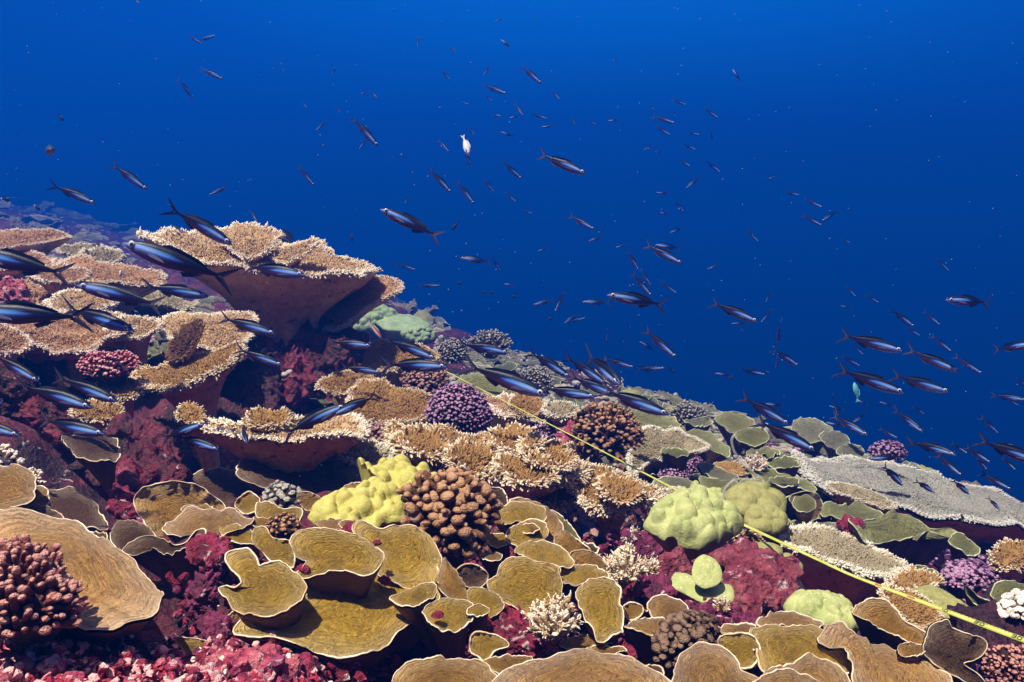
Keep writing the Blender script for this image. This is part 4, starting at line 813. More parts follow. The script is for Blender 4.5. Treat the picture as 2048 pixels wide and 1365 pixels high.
T([(1765,1192),(1790,1184),(1830,1198),(1866,1225),(1868,1244),(1838,1252),(1798,1230)], 't_gold', 'brown comb table behind the long double cup', D=1.28, asp=0.8, nb=1500, L=0.016)
T([(1786,1178),(1800,1158),(1830,1152),(1862,1160),(1866,1170),(1840,1182),(1810,1186)], 't_gold', 'brown white tipped fringe beside the thin olive disc', D=1.50, nb=700, L=0.028)
T([(688,912),(705,898),(740,896),(776,912),(762,930),(712,930)], 't_grey', 'small bristly table left of the largest golden table', D=1.75, nb=600, L=0.030)
T([(1322,988),(1350,981),(1385,988),(1408,998),(1380,1008),(1342,1002)], 't_grey', 'small white edged table on the pale grey plate', D=1.95, nb=600, L=0.018)
T([(1985,1118),(2010,1095),(2060,1090),(2080,1120),(2040,1135),(2000,1135)], 't_gold', 'dim brown table under the vast table at the frame edge', D=1.75, nb=500, L=0.022)
T([(1415,940),(1440,928),(1475,930),(1500,945),(1470,952),(1435,950)], 't_gold', 'low brown mossy table between olive plates', D=2.4, nb=500, L=0.016)
T([(1475,1075),(1495,1068),(1515,1080),(1515,1095),(1490,1102),(1472,1092)], 't_gold', 'small brown tuft right of the lumpy green dome', D=1.5, nb=350, L=0.018)

# ------------------------------------------------------------------ finger and bushy corals
FC([(805,1010),(822,978),(850,962),(890,965),(935,962),(968,985),(992,1020),(985,1060),(960,1090),(915,1108),(870,1085),(830,1050)], 'f_brown', 'brown finger coral with fat pale tipped knobs above yellow plates', D=1.18, H=0.7, n=85, fl=0.36, fr=0.11, club=1.2)
FC([(-60,1130),(20,1125),(80,1132),(125,1155),(150,1200),(178,1240),(160,1262),(90,1275),(0,1290),(-60,1260)], 'f_rose', 'rosy brown finger coral in front of the biggest tan plate', D=0.80, H=0.7, n=170, fl=0.26, fr=0.058, shrink=0.72, club=1.05)
FC([(840,840),(862,795),(900,775),(940,778),(975,800),(990,835),(985,862),(940,872),(880,870),(845,862)], 'f_purple', 'purple finger dome beneath the tape', D=2.15, H=0.8, n=300, fl=0.13, fr=0.046)
FC([(1142,865),(1152,835),(1180,815),(1225,815),(1265,835),(1285,870),(1282,905),(1250,930),(1200,918),(1160,895)], 'f_brown', 'knobby brown finger coral to the right of the dark vase table', D=2.3, H=0.7, n=170, fl=0.26, fr=0.06)
FC([(800,760),(830,742),(870,740),(898,752),(900,778),(870,795),(825,790)], 'f_mauve', 'mauve brown finger mound above the purple finger dome', D=2.6, H=0.6, n=150, fl=0.22, fr=0.065)
FC([(528,992),(545,976),(575,978),(598,985),(600,1008),(575,1015),(545,1008)], 'lilac' if False else 'f_grey', 'small lilac grey knobs in front of the wide dark brown plate', D=1.32, H=0.6, n=26, fl=0.30, fr=0.17)
FC([(535,1050),(555,1038),(590,1042),(605,1055),(590,1070),(550,1068)], 'f_brown', 'small brown knobs behind the narrow yellow tongue', D=1.16, H=0.6, n=34, fl=0.28, fr=0.13)
FC([(-20,905),(10,900),(32,915),(45,930),(20,945),(-20,945)], 'f_white', 'cream fingers peeking above the round tan plate', D=1.35, H=0.6, n=40, fl=0.3, fr=0.12)
FC([(58,945),(72,940),(84,960),(82,985),(68,982)], 'f_white', 'pale fingers behind the edge of the round tan plate', D=1.36, H=0.6, n=24, fl=0.4, fr=0.12)
FC([(1310,1275),(1340,1245),(1385,1235),(1420,1240),(1438,1262),(1430,1290),(1395,1325),(1340,1335),(1300,1320)], 'f_shaded', 'shaded brown lobed coral beneath the ragged pale plate', D=1.0, H=0.6, n=70, fl=0.22, fr=0.12)
FC([(708,880),(735,860),(775,862),(795,880),(780,902),(730,905)], 'f_red' if False else 'f_mauve', 'dark maroon folded knobs behind the bristly table', D=1.95, H=0.6, n=60, fl=0.3, fr=0.11)
FC([(150,738),(180,722),(225,724),(262,715),(285,728),(262,748),(215,758),(170,752)], 'f_red', 'crimson branching coral under the broad orange brown table', D=1.95, H=0.5, n=150, fl=0.20, fr=0.05)
FC([(1030,765),(1050,745),(1085,742),(1110,758),(1100,785),(1060,788)], 'f_grey', 'grey spiky mound near the crest behind striped fish', D=3.1, H=0.6, n=130, fl=0.22, fr=0.05)
FC([(868,715),(885,690),(915,682),(940,700),(935,722),(900,730)], 'f_grey', 'grey finger mound on the ridge above the pale yellow green plate', D=3.6, H=0.6, n=120, fl=0.22, fr=0.06)
FC([(938,692),(960,672),(1000,674),(1022,690),(1010,710),(965,712)], 'f_grey', 'pale wormlike finger mound on the ridge crest', D=4.0, H=0.6, n=120, fl=0.28, fr=0.05)
FC([(1335,838),(1350,822),(1385,820),(1415,832),(1410,850),(1365,855)], 'f_grey', 'dark spiky mound on the crest behind the olive plates', D=3.3, H=0.6, n=140, fl=0.26, fr=0.045)
FC([(1735,905),(1760,893),(1800,897),(1815,912),(1790,925),(1750,920)], 'f_purple', 'dark knobby mound beyond the vast flat table', D=3.5, H=0.6, n=90, fl=0.22, fr=0.08)
FC([(1995,1222),(2010,1205),(2060,1200),(2075,1225),(2040,1240),(2005,1238)], 'f_white', 'white knobs above the tape at the frame edge', D=1.28, H=0.5, n=44, fl=0.24, fr=0.13)
FC([(1960,1310),(1985,1285),(2060,1290),(2090,1330),(2060,1400),(1990,1400),(1965,1350)], 'f_rose', 'rosy nodules in shade at the lower right corner', D=0.98, H=0.4, n=150, fl=0.14, fr=0.06)
FC([(1880,1150),(1920,1135),(1980,1142),(1990,1165),(1930,1180),(1885,1175)], 'f_purple', 'purple white nodules under the vast flat table', D=1.62, H=0.4, n=150, fl=0.16, fr=0.06)
FC([(1355,925),(1375,912),(1400,918),(1405,938),(1375,948),(1352,942)], 'f_purple', 'small purple knobs beside the low brown mossy table', D=2.45, H=0.5, n=80, fl=0.24, fr=0.09)
FC([(1315,948),(1345,938),(1380,948),(1375,965),(1330,966)], 'f_purple', 'small purple knobs behind the pale grey plate', D=2.2, H=0.5, n=80, fl=0.22, fr=0.08)
FC([(1050,862),(1075,845),(1110,852),(1125,872),(1090,885),(1055,880)], 'f_purple', 'purple nodules where the tape dips behind the vase table', D=2.4, H=0.5, n=110, fl=0.22, fr=0.07)
FC([(1292,1012),(1300,998),(1312,1000),(1318,1018),(1306,1028)], 'f_white', 'two white knobs left of the lumpy green dome', D=1.68, H=0.5, n=8, fl=0.5, fr=0.32)
B(1245, 1175, 95, 80, 't_tan', 'pale bushy coral between the petal cluster and the green discs', D=1.12, n=44)
B(1300, 1150, 60, 34, 't_tan', 'low white tipped bush beside the purple lumps', D=1.15, n=26)
B(1108, 1285, 120, 88, 't_tan', 'apricot bushy coral before the square upright plate', D=0.97, n=52)
B(1505, 945, 60, 36, 'f_white', 'white twig coral beside the broad olive plate', D=2.25, n=40)
B(1445, 1225, 44, 32, 't_tan', 'white tipped sprig below the green discs', D=1.08, n=22)
B(1360, 1075, 70, 44, 't_gold' if False else 't_grey', 'grey green tuft left of the lumpy green dome', D=1.60, n=24)
B(1270, 1095, 60, 40, 't_grey', 'grey sprig at the edge of the shaded gully', D=1.5, n=22)

# ------------------------------------------------------------------ lobed massive corals
LB([(612,1045),(636,1022),(680,1008),(722,992),(745,972),(722,950),(716,938),(752,934),(800,930),(850,944),(878,965),(862,990),(835,1005),(815,1030),(802,1056),(730,1060),(655,1066)], 'lime', 'lumpy lime yellow coral between the wide dark plate and brown finger coral', D=1.30, asp=1.1, H=0.18, lump=0.15, lumpn=85, lumpr=0.13, ns=190, nt=64)
LB([(1288,1052),(1308,1030),(1338,1010),(1362,1014),(1380,996),(1400,998),(1440,1010),(1456,1040),(1485,1055),(1474,1080),(1432,1096),(1400,1101),(1350,1092),(1310,1072)], 'green', 'lumpy pale green dome beside the tape', D=1.42, asp=0.95, H=0.45, lump=0.18, lumpn=50, lumpr=0.17, ns=180, nt=60)
LB([(1338,1165),(1352,1146),(1376,1152),(1392,1172),(1430,1180),(1460,1172),(1469,1195),(1450,1215),(1420,1216),(1372,1190),(1348,1180)], 'green', 'lower flat green lobe on the crimson ground', D=1.14, asp=0.8, H=0.16, lump=0.03, lumpn=30, lumpr=0.2)
LB([(1384,1150),(1388,1124),(1406,1111),(1430,1119),(1444,1145),(1440,1166),(1415,1178),(1393,1170)], 'green', 'upright round green disc above the lower flat green lobe', D=1.13, asp=1.2, H=0.14, lump=0.03, lumpn=20, lumpr=0.25)
LB([(1440,1010),(1460,985),(1500,978),(1545,985),(1572,1010),(1562,1035),(1520,1040),(1470,1035)], 'moss', 'moss green lobes behind the lumpy green dome', D=1.70, H=0.4, lump=0.14, lumpn=26, lumpr=0.32)
LB([(1488,1030),(1510,1015),(1550,1018),(1572,1035),(1568,1060),(1530,1070),(1495,1058)], 'moss', 'moss green lobes just above the tape', D=1.60, H=0.4, lump=0.14, lumpn=22, lumpr=0.34)
LB([(1494,1108),(1505,1092),(1535,1088),(1562,1098),(1560,1118),(1530,1130),(1502,1126)], 'moss', 'small moss green lump just under the tape', D=1.45, H=0.4, lump=0.10, lumpn=10, lumpr=0.4)
LB([(1538,1128),(1560,1112),(1580,1112),(1604,1130),(1600,1150),(1562,1146)], 'moss', 'smooth olive saddle lump left of the round white rimmed table stem', D=1.38, H=0.4, lump=0.05, lumpn=6, lumpr=0.4)
LB([(1565,1222),(1578,1202),(1610,1198),(1650,1200),(1690,1215),(1712,1240),(1722,1262),(1680,1268),(1640,1256),(1590,1240)], 'green', 'lime green knobbed coral behind the flat tan plate', D=1.14, asp=0.8, H=0.5, lump=0.13, lumpn=70, lumpr=0.18)
LB([(1785,1195),(1820,1180),(1865,1178),(1910,1200),(1945,1222),(1940,1240),(1890,1240),(1830,1222)], 'moss', 'smooth green crust right under the tape markings', D=1.35, asp=0.8, H=0.22, lump=0.05, lumpn=60, lumpr=0.14)
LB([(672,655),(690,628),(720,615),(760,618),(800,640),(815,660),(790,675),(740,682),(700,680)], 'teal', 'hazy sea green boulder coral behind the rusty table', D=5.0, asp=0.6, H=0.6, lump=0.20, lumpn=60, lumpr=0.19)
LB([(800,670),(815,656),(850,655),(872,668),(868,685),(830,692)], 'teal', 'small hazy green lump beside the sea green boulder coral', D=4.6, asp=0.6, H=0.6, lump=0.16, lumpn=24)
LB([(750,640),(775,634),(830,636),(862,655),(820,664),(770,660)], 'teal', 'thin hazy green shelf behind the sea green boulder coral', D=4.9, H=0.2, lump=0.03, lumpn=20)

# ------------------------------------------------------------------ crusted rock
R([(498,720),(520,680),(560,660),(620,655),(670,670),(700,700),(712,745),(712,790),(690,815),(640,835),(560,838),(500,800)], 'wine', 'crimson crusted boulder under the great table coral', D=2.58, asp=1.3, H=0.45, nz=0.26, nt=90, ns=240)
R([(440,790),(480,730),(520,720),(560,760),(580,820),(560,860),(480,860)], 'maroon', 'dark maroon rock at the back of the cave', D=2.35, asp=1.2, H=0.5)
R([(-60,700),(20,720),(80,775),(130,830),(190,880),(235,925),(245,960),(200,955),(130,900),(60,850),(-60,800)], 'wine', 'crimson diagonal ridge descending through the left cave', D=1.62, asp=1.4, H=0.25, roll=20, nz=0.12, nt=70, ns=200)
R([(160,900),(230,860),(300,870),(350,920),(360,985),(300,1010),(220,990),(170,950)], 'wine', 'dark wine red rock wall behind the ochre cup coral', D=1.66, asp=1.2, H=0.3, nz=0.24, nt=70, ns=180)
R([(210,1000),(240,975),(275,990),(300,1040),(290,1062),(240,1040)], 'crimson', 'crimson lump between the dark round plate and ochre cup', D=1.38, H=0.4)
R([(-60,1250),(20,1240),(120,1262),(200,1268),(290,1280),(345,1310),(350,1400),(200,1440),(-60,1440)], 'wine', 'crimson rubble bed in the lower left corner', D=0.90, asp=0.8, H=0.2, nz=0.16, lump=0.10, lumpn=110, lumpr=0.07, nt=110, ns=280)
R([(398,1350),(415,1315),(450,1298),(500,1292),(545,1300),(560,1320),(545,1345),(590,1360),(560,1420),(420,1420)], 'pink', 'pink crusted slab with white patches at the bottom edge', D=0.86, asp=0.9, H=0.35, nz=0.12, nt=70, ns=200)
R([(560,1330),(585,1310),(600,1320),(598,1380),(570,1420),(545,1380)], 'pink', 'small pink knob right of the pink crusted slab', D=0.85, asp=1.2, H=0.4)
R([(375,1095),(400,1070),(440,1072),(465,1100),(455,1130),(420,1140),(385,1125)], 'crimson', 'crimson lump with white spots behind the notched cup', D=1.10, asp=0.9, H=0.5, nz=0.12)
R([(375,1200),(390,1150),(425,1140),(442,1170),(435,1215),(410,1238),(382,1228)], 'purple', 'purple rubble column left of the notched yellow cup', D=1.04, asp=1.3, H=0.5, nz=0.14, lump=0.16, lumpn=16, lumpr=0.3)
R([(392,1245),(430,1228),(465,1240),(460,1275),(420,1285)], 'purple', 'purple lump at the foot of the rubble column', D=1.00, H=0.5)
R([(968,1268),(990,1225),(1030,1215),(1070,1235),(1095,1275),(1110,1310),(1060,1322),(1000,1310)], 'crimson', 'crimson rubble heap left of the apricot bushy coral', D=1.02, asp=0.9, H=0.4, nz=0.16, lump=0.14, lumpn=50, lumpr=0.16, nt=60, ns=160)
R([(1020,1148),(1060,1140),(1150,1150),(1175,1185),(1140,1200),(1060,1190)], 'crimson', 'crimson pocket between petal cluster and upright plates', D=1.18, H=0.3)
R([(1440,1095),(1480,1085),(1540,1100),(1592,1130),(1600,1170),(1570,1215),(1530,1238),(1490,1235),(1450,1218),(1440,1180),(1455,1150),(1435,1120)], 'rosy', 'crimson boulder right of the green discs, pale crust on its flank', D=1.24, asp=1.1, H=0.22, nz=0.12, nt=70, ns=200)
R([(1300,1165),(1315,1125),(1350,1105),(1372,1120),(1378,1150),(1345,1165),(1330,1180)], 'rosy', 'rosy purple lump above the lower flat green lobe', D=1.25, asp=1.0, H=0.5)
R([(1270,1180),(1290,1160),(1330,1160),(1350,1180),(1335,1200),(1290,1202)], 'purple', 'violet lobed knobs beside the pale bushy coral', D=1.13, H=0.6, nz=0.08, lump=0.2, lumpn=10, lumpr=0.4)
R([(1240,1080),(1270,1065),(1315,1090),(1340,1125),(1320,1145),(1270,1130)], 'purple', 'purple rock in the shaded gully left of the green dome', D=1.48, H=0.5)
R([(1380,1210),(1410,1200),(1450,1222),(1490,1240),(1520,1262),(1500,1275),(1430,1272),(1385,1245)], 'purple', 'knobbly purple ground below the green discs', D=1.10, H=0.3, nz=0.12, lump=0.2, lumpn=50, lumpr=0.14, nt=60, ns=160)
R([(1215,1185),(1250,1170),(1290,1180),(1330,1200),(1380,1215),(1370,1235),(1290,1225),(1240,1215)], 'crimson', 'line of crimson nodules above the rosette', D=1.18, asp=0.8, H=0.3, nz=0.08, lump=0.22, lumpn=40, lumpr=0.16, nt=60, ns=160)
R([(1220,1310),(1240,1285),(1265,1292),(1272,1318),(1250,1330)], 'crimson', 'small crimson lump in the cleft left of the shaded lobes', D=0.98, H=0.5)
R([(1130,965),(1150,958),(1172,978),(1170,1000),(1145,1000)], 'crimson', 'crimson pocket in the golden tables', D=1.74, H=0.4)
R([(1110,860),(1140,842),(1170,868),(1180,905),(1150,912),(1110,895)], 'pink', 'white crusted rock beside the tape and the knobby coral', D=2.35, asp=1.0, H=0.3, nz=0.06)
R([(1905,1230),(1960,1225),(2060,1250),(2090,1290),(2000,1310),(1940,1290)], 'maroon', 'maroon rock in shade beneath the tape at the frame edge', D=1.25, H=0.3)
R([(0,575),(30,565),(60,580),(55,605),(10,612),(-30,600)], 'pink', 'pink knobs among the left stack of tables', D=2.55, H=0.5, lump=0.2, lumpn=24, lumpr=0.22)
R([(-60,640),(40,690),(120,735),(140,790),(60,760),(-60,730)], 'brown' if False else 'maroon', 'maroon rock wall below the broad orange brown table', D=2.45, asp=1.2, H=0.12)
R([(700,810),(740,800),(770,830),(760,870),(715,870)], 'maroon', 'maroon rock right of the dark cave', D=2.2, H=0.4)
for fx, fy, fw, fD in ((1165+0, 0, 0, 0),): pass

# crimson flecks caught on the yellow plates
def fleck(px, py, w, D, label):
    R([(px-w,py),(px-w*.3,py-w*.6),(px+w*.6,py-w*.4),(px+w,py+w*.1),(px+w*.2,py+w*.5),(px-w*.6,py+w*.4)], 'crimson', label, D=D, H=0.7, nz=0.2, ns=60, nt=20, skirt=0.3, name='coral_rubble_piece')
fleck(605, 1142, 15, 0.985, 'crimson fleck in the notch of the raised bowl plate')
fleck(770, 1163, 13, 1.03, 'crimson fleck on the middle of the largest yellow plate')
fleck(618, 1228, 13, 1.01, 'crimson fleck right of the notched cup plate')
fleck(876, 1232, 12, 0.955, 'crimson fleck inside the small yellow ear cup')
fleck(754, 1088, 9, 1.03, 'crimson fleck on the stained shield plate')
fleck(702, 1062, 17, 1.12, 'crimson fleck above the raised bowl plate')
fleck(508, 1273, 22, 0.97, 'crimson branching bit on the lower left rim')
fleck(1700, 1055, 26, 1.78, 'purple crimson patch on the pale mauve plate')

# ------------------------------------------------------------------ rubble of broken coral
def rubble(n, box, mat, label, sz=(0.004, 0.012), seed=1):
    rng = np.random.default_rng(seed); px = rng.uniform(box[0], box[2], n); py = rng.uniform(box[1], box[3], n)
    B_ = np.array([pt(x, y, gdepth(x, y)) for x, y in zip(px, py)]); B_[:, 2] = ground(B_[:, 0], B_[:, 1]) + rng.uniform(-0.025, 0.03, n)
    d = nrm(rng.normal(0, 1, (n, 3)) + [0, 0, 0.4]); r = rng.uniform(sz[0], sz[1], n); V, F, tip = fingers(B_, d, r * rng.uniform(1.2, 4.5, n), r, rng, 6, 1.1); V = V + 0.5 * r.mean() * np.stack([fbm(V * (0.55 / r.mean()) + q, 2) for q in (0, 31, 57)], 1)
    o = link('coral_rubble', data=mesh('coral_rubble', V, F, M[mat], attrs={'tip': tip}, smooth=False)); tag(o, label, kind='stuff')
rubble(3600, (-40, 1240, 640, 1480), 'f_red', 'crimson coral rubble in the lower left corner', (0.0015, 0.005), seed=3)
rubble(500, (-40, 1240, 640, 1480), 'pink', 'pink crusted rubble in the lower left corner', (0.002, 0.0065), seed=13)
rubble(350, (-40, 1240, 640, 1480), 'f_white', 'white coral chips in the lower left corner', (0.001, 0.0035), seed=14)
rubble(2400, (350, 1080, 1560, 1400), 'crimson', 'crimson crusted rubble between the plates', (0.002, 0.007), seed=4)
rubble(1400, (350, 1080, 1560, 1400), 'purple', 'purple crusted rubble between the plates', (0.002, 0.006), seed=15)
rubble(500, (350, 1080, 1560, 1400), 'f_white', 'pale coral chips between the plates', (0.0010, 0.003), seed=16)
rubble(1500, (1700, 1100, 2100, 1480), 'f_purple', 'purple coral rubble on the right', (0.002, 0.006), seed=5)
rubble(1300, (700, 760, 1750, 1100), 'f_mauve', 'mauve coral rubble over the middle slope', (0.003, 0.009), seed=6)
rubble(1500, (700, 640, 1700, 900), 'f_grey', 'grey rubble along the crest', (0.006, 0.02), seed=7)

# ------------------------------------------------------------------ the hazy reef beyond: plates, tables and domes as single colonies
def far_proto(kind, sd):
    rng = np.random.default_rng(sd); n = 40; th = np.linspace(0, 2 * math.pi, n, endpoint=False)
    rad = 1 + 0.30 * fbm(np.stack([np.cos(th) * 1.3, np.sin(th) * 1.3, np.full(n, sd * 1.0)], 1), 3)
    s = np.stack([np.cos(th) * rad, np.sin(th) * rad], 1); u, v, nn = np.array([1.0, 0, 0]), np.array([0, 1.0, 0]), np.array([0, 0, 1.0])
    root = link({'p': 'plate_coral', 't': 'table_coral', 'd': 'lobed_coral'}[kind], (0, 0, 0)); c = np.array([0, 0, 0.30])
    if kind == 'd':
        t = np.sin(np.linspace(0, math.pi / 2, 20)); base = (s[:, 0:1] * u + s[:, 1:2] * v)[None] * t[:, None, None]
        Pd = base + nn * (0.7 * np.sqrt(1 - t ** 2))[:, None, None]; Pd = Pd + nrm(Pd + [0, 0, .01]) * (0.10 * np.abs(fbm(Pd * 3.2 + sd, 2)))[..., None]
        Pd[-1, :, 2] -= 0.4
        part('dome', Pd.reshape(-1, 3), grid_faces(20, n), M['moss'], root)
        return root
    P_, t, s3, rimo = plate_top(c, nn, u, v, s, 1.0, 0.18, 0.10, 0.015, 12, sd)
    part('plate', P_.reshape(-1, 3), grid_faces(12, n), M['far_plate' if kind == 'p' else 't_far'], root, attrs={'t': np.repeat(t, n), 'tip': np.repeat(t, n) * 0.5})
    if kind == 'p':
        V, F = ring_tube(P_[-1], nrm(s3), np.repeat(nn[None], n, 0), np.full(n, 0.025), 4); part('rim', V, F, M['rim_olive'], root)
    else:
        nb = 420; ti = np.clip(np.sqrt(rng.random(nb)), .05, 1); ti[:200] = 0.97; si = rng.integers(0, n, nb); i0 = (ti * 11).astype(int)
        Bq = P_[i0, si]; d = nrm(nn * (1 - .5 * ti[:, None]) + nrm(s3[si]) * ti[:, None] ** 2 + rng.normal(0, .2, (nb, 3))); L = 0.12 * (0.6 + 0.6 * rng.random(nb))
        V, F, tip = cones(Bq, d, L, L * 0.2, rng, k=4); part('branchlet_clumps', V, F, M['t_far'], root, attrs={'tip': tip})
    V, F = funnel(c, nn, rimo, 0.18, np.array([0, .1, -0.25]), 1.0, 12, sd, 0.02); part('underside', V, F, M['under'], root)
    return root
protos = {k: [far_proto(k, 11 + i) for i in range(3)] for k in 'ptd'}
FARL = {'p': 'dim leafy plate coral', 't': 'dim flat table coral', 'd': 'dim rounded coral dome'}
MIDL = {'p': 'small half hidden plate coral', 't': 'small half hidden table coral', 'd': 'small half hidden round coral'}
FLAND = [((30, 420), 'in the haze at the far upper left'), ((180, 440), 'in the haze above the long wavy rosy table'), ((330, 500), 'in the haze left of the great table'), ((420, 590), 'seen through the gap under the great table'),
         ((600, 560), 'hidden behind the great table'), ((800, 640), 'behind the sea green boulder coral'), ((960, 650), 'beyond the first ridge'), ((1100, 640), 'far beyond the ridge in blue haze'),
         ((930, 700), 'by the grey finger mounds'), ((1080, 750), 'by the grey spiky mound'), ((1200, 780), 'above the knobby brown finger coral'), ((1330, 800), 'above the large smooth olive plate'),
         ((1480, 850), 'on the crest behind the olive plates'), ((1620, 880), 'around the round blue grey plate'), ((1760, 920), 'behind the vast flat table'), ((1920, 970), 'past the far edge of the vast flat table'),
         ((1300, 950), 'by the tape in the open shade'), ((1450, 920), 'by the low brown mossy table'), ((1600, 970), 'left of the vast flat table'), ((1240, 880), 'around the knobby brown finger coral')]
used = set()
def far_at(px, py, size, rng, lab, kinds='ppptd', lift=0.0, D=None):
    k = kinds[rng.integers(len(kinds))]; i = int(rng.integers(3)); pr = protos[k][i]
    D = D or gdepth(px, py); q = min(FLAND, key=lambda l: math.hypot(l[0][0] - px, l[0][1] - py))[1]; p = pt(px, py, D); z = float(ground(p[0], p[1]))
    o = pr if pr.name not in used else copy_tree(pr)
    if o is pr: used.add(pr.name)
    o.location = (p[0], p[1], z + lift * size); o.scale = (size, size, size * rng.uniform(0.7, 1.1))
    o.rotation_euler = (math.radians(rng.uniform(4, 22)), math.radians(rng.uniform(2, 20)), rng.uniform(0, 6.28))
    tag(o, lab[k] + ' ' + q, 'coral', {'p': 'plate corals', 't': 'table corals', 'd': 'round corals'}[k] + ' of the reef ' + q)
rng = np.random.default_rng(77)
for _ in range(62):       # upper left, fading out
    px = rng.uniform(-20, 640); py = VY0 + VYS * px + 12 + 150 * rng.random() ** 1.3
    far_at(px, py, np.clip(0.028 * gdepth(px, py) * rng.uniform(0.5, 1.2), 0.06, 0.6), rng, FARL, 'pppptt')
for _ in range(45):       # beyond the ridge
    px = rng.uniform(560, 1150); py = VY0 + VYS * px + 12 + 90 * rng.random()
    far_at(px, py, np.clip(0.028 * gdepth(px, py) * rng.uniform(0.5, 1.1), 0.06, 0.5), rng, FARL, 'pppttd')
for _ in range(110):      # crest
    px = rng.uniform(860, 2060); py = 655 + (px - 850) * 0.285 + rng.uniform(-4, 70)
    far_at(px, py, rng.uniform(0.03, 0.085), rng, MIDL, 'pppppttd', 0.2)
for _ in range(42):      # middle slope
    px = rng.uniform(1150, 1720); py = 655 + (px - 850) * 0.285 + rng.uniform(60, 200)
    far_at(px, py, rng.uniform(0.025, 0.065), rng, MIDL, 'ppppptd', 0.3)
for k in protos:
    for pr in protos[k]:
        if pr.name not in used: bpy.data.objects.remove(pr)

# ------------------------------------------------------------------ the measuring tape
def tape():
    K = [(880, 737, 2.75), (1180, 890, 2.09), (1483, 1048, 1.50), (1700, 1150, 1.28), (2048, 1281, 1.06), (2260, 1352, 0.95)]
    W = [0.0032, 0.0034, 0.0060, 0.0052, 0.0088, 0.0105]
    Pk = np.array([pt(*k) for k in K]); n = 260
    L = np.concatenate([[0], np.cumsum(np.linalg.norm(np.diff(Pk, axis=0), axis=1))]); s = np.linspace(0, L[-1], n)
    Pc = np.stack([np.interp(s, L, Pk[:, i]) for i in range(3)], 1); w = np.interp(s, L, W)
    for _ in range(6): Pc[1:-1] = (Pc[:-2] + Pc[1:-1] * 2 + Pc[2:]) / 4
    T_ = nrm(np.gradient(Pc, axis=0)); view = nrm(CAM - Pc); side = nrm(np.cross(T_, nrm(view * 0.6 + np.array([0, 0, 0.8])))); nn = np.cross(side, T_); nn = nn * np.sign((nn @ np.array([0, 0, 1.0])))[:, None]
    sgn = np.sign((side @ UPV))[:, None]; side = side * sgn            # towards the upper edge
    rings = [Pc + side * w[:, None] * a + nn * b * 0.0004 for a, b in ((-.5, -1), (-.5, 1), (.5, 1), (.5, -1))]
    V = np.stack(rings, 1).reshape(-1, 3); F = grid_faces(n, 4)
    root = link('measuring_tape', Pk[0]); tag(root, 'yellow measuring tape stretched across the reef slope', 'measuring tape'); b = np.array(Pk[0])
    tm = mat_simple('tape_yellow', (0.36, 0.38, 0.035), (0.50, 0.50, 0.16), 30, 0.35, 0.1, 0.001, 0.5); ink = mat_simple('tape_ink', (0.02, 0.02, 0.02), (0.03, 0.02, 0.02), 60, 0.5, 0, 0.001)
    red = mat_simple('tape_red', (0.45, 0.05, 0.03), (0.40, 0.05, 0.03), 60, 0.5, 0, 0.001)
    part('tape_band', V, F, tm, root, b)
    px = np.array([[1024 + FPX * ((p - CAM) @ RIGHT) / ((p - CAM) @ FWD)] for p in Pc])[:, 0]
    def at(x, off, lat, lift=0.0010):
        i = np.interp(x, px, s) + off; g = [np.interp(i, s, A[:, k]) for A in (Pc, side, nn) for k in range(3)]; ww = np.interp(i, s, w)
        return np.array(g[:3]) + np.array(g[3:6]) * ww * lat + np.array(g[6:9]) * lift
    VV, FF = [], []
    def bar(x, o0, l0, o1, l1, h=0.0006):
        p, q = at(x, o0, l0), at(x, o1, l1); d = q - p; i = np.interp(x, px, s); sd = np.array([np.interp(i, s, side[:, k]) for k in range(3)]); td = np.array([np.interp(i, s, T_[:, k]) for k in range(3)])
        d = d / np.linalg.norm(d); c_ = sd * (d @ td) - td * (d @ sd); c_ /= np.linalg.norm(c_)
        k0 = len(VV); VV.extend([p - c_ * h, p + c_ * h, q + c_ * h, q - c_ * h]); FF.append([k0, k0 + 1, k0 + 2, k0 + 3])
    SEG = {'0': 'abcdef', '1': 'bc', '2': 'abged', '3': 'abgcd'}
    hh, wd = 0.28, 0.0046
    G = {'a': (0, 1, 1, 1), 'b': (1, 1, 1, 0), 'c': (1, 0, 1, -1), 'd': (0, -1, 1, -1), 'e': (0, -1, 0, 0), 'f': (0, 0, 0, 1), 'g': (0, 0, 1, 0)}
    for x, txt in ((1889, '10'), (1961, '20'), (2036, '30')):
        VV, FF = [], []
        for j, chn in enumerate(txt):
            for sg in SEG[chn]:
                g = G[sg]; o = (j - 1) * wd * 1.55; bar(x, o + g[0] * wd, g[1] * hh, o + g[2] * wd, g[3] * hh, 0.00055)
        part('number', VV, np.array(FF), ink, root, b, smooth=False)
    VV, FF = [], []
    for x in np.arange(1680, 2046, 7.3):
        big = int(round((x - 1680) / 7.3)) % 5 == 0; bar(x, 0, 0.5, 0, 0.5 - (0.32 if big else 0.18), 0.00025)
    part('tick_marks', VV, np.array(FF), ink, root, b, smooth=False)
    for x in (1757, 1822): 
        VV, FF = [], []; bar(x, -0.006, 0.0, 0.006, 0.0, 0.001); part('red_mark', VV, np.array(FF), red, root, b, smooth=False)
tape()
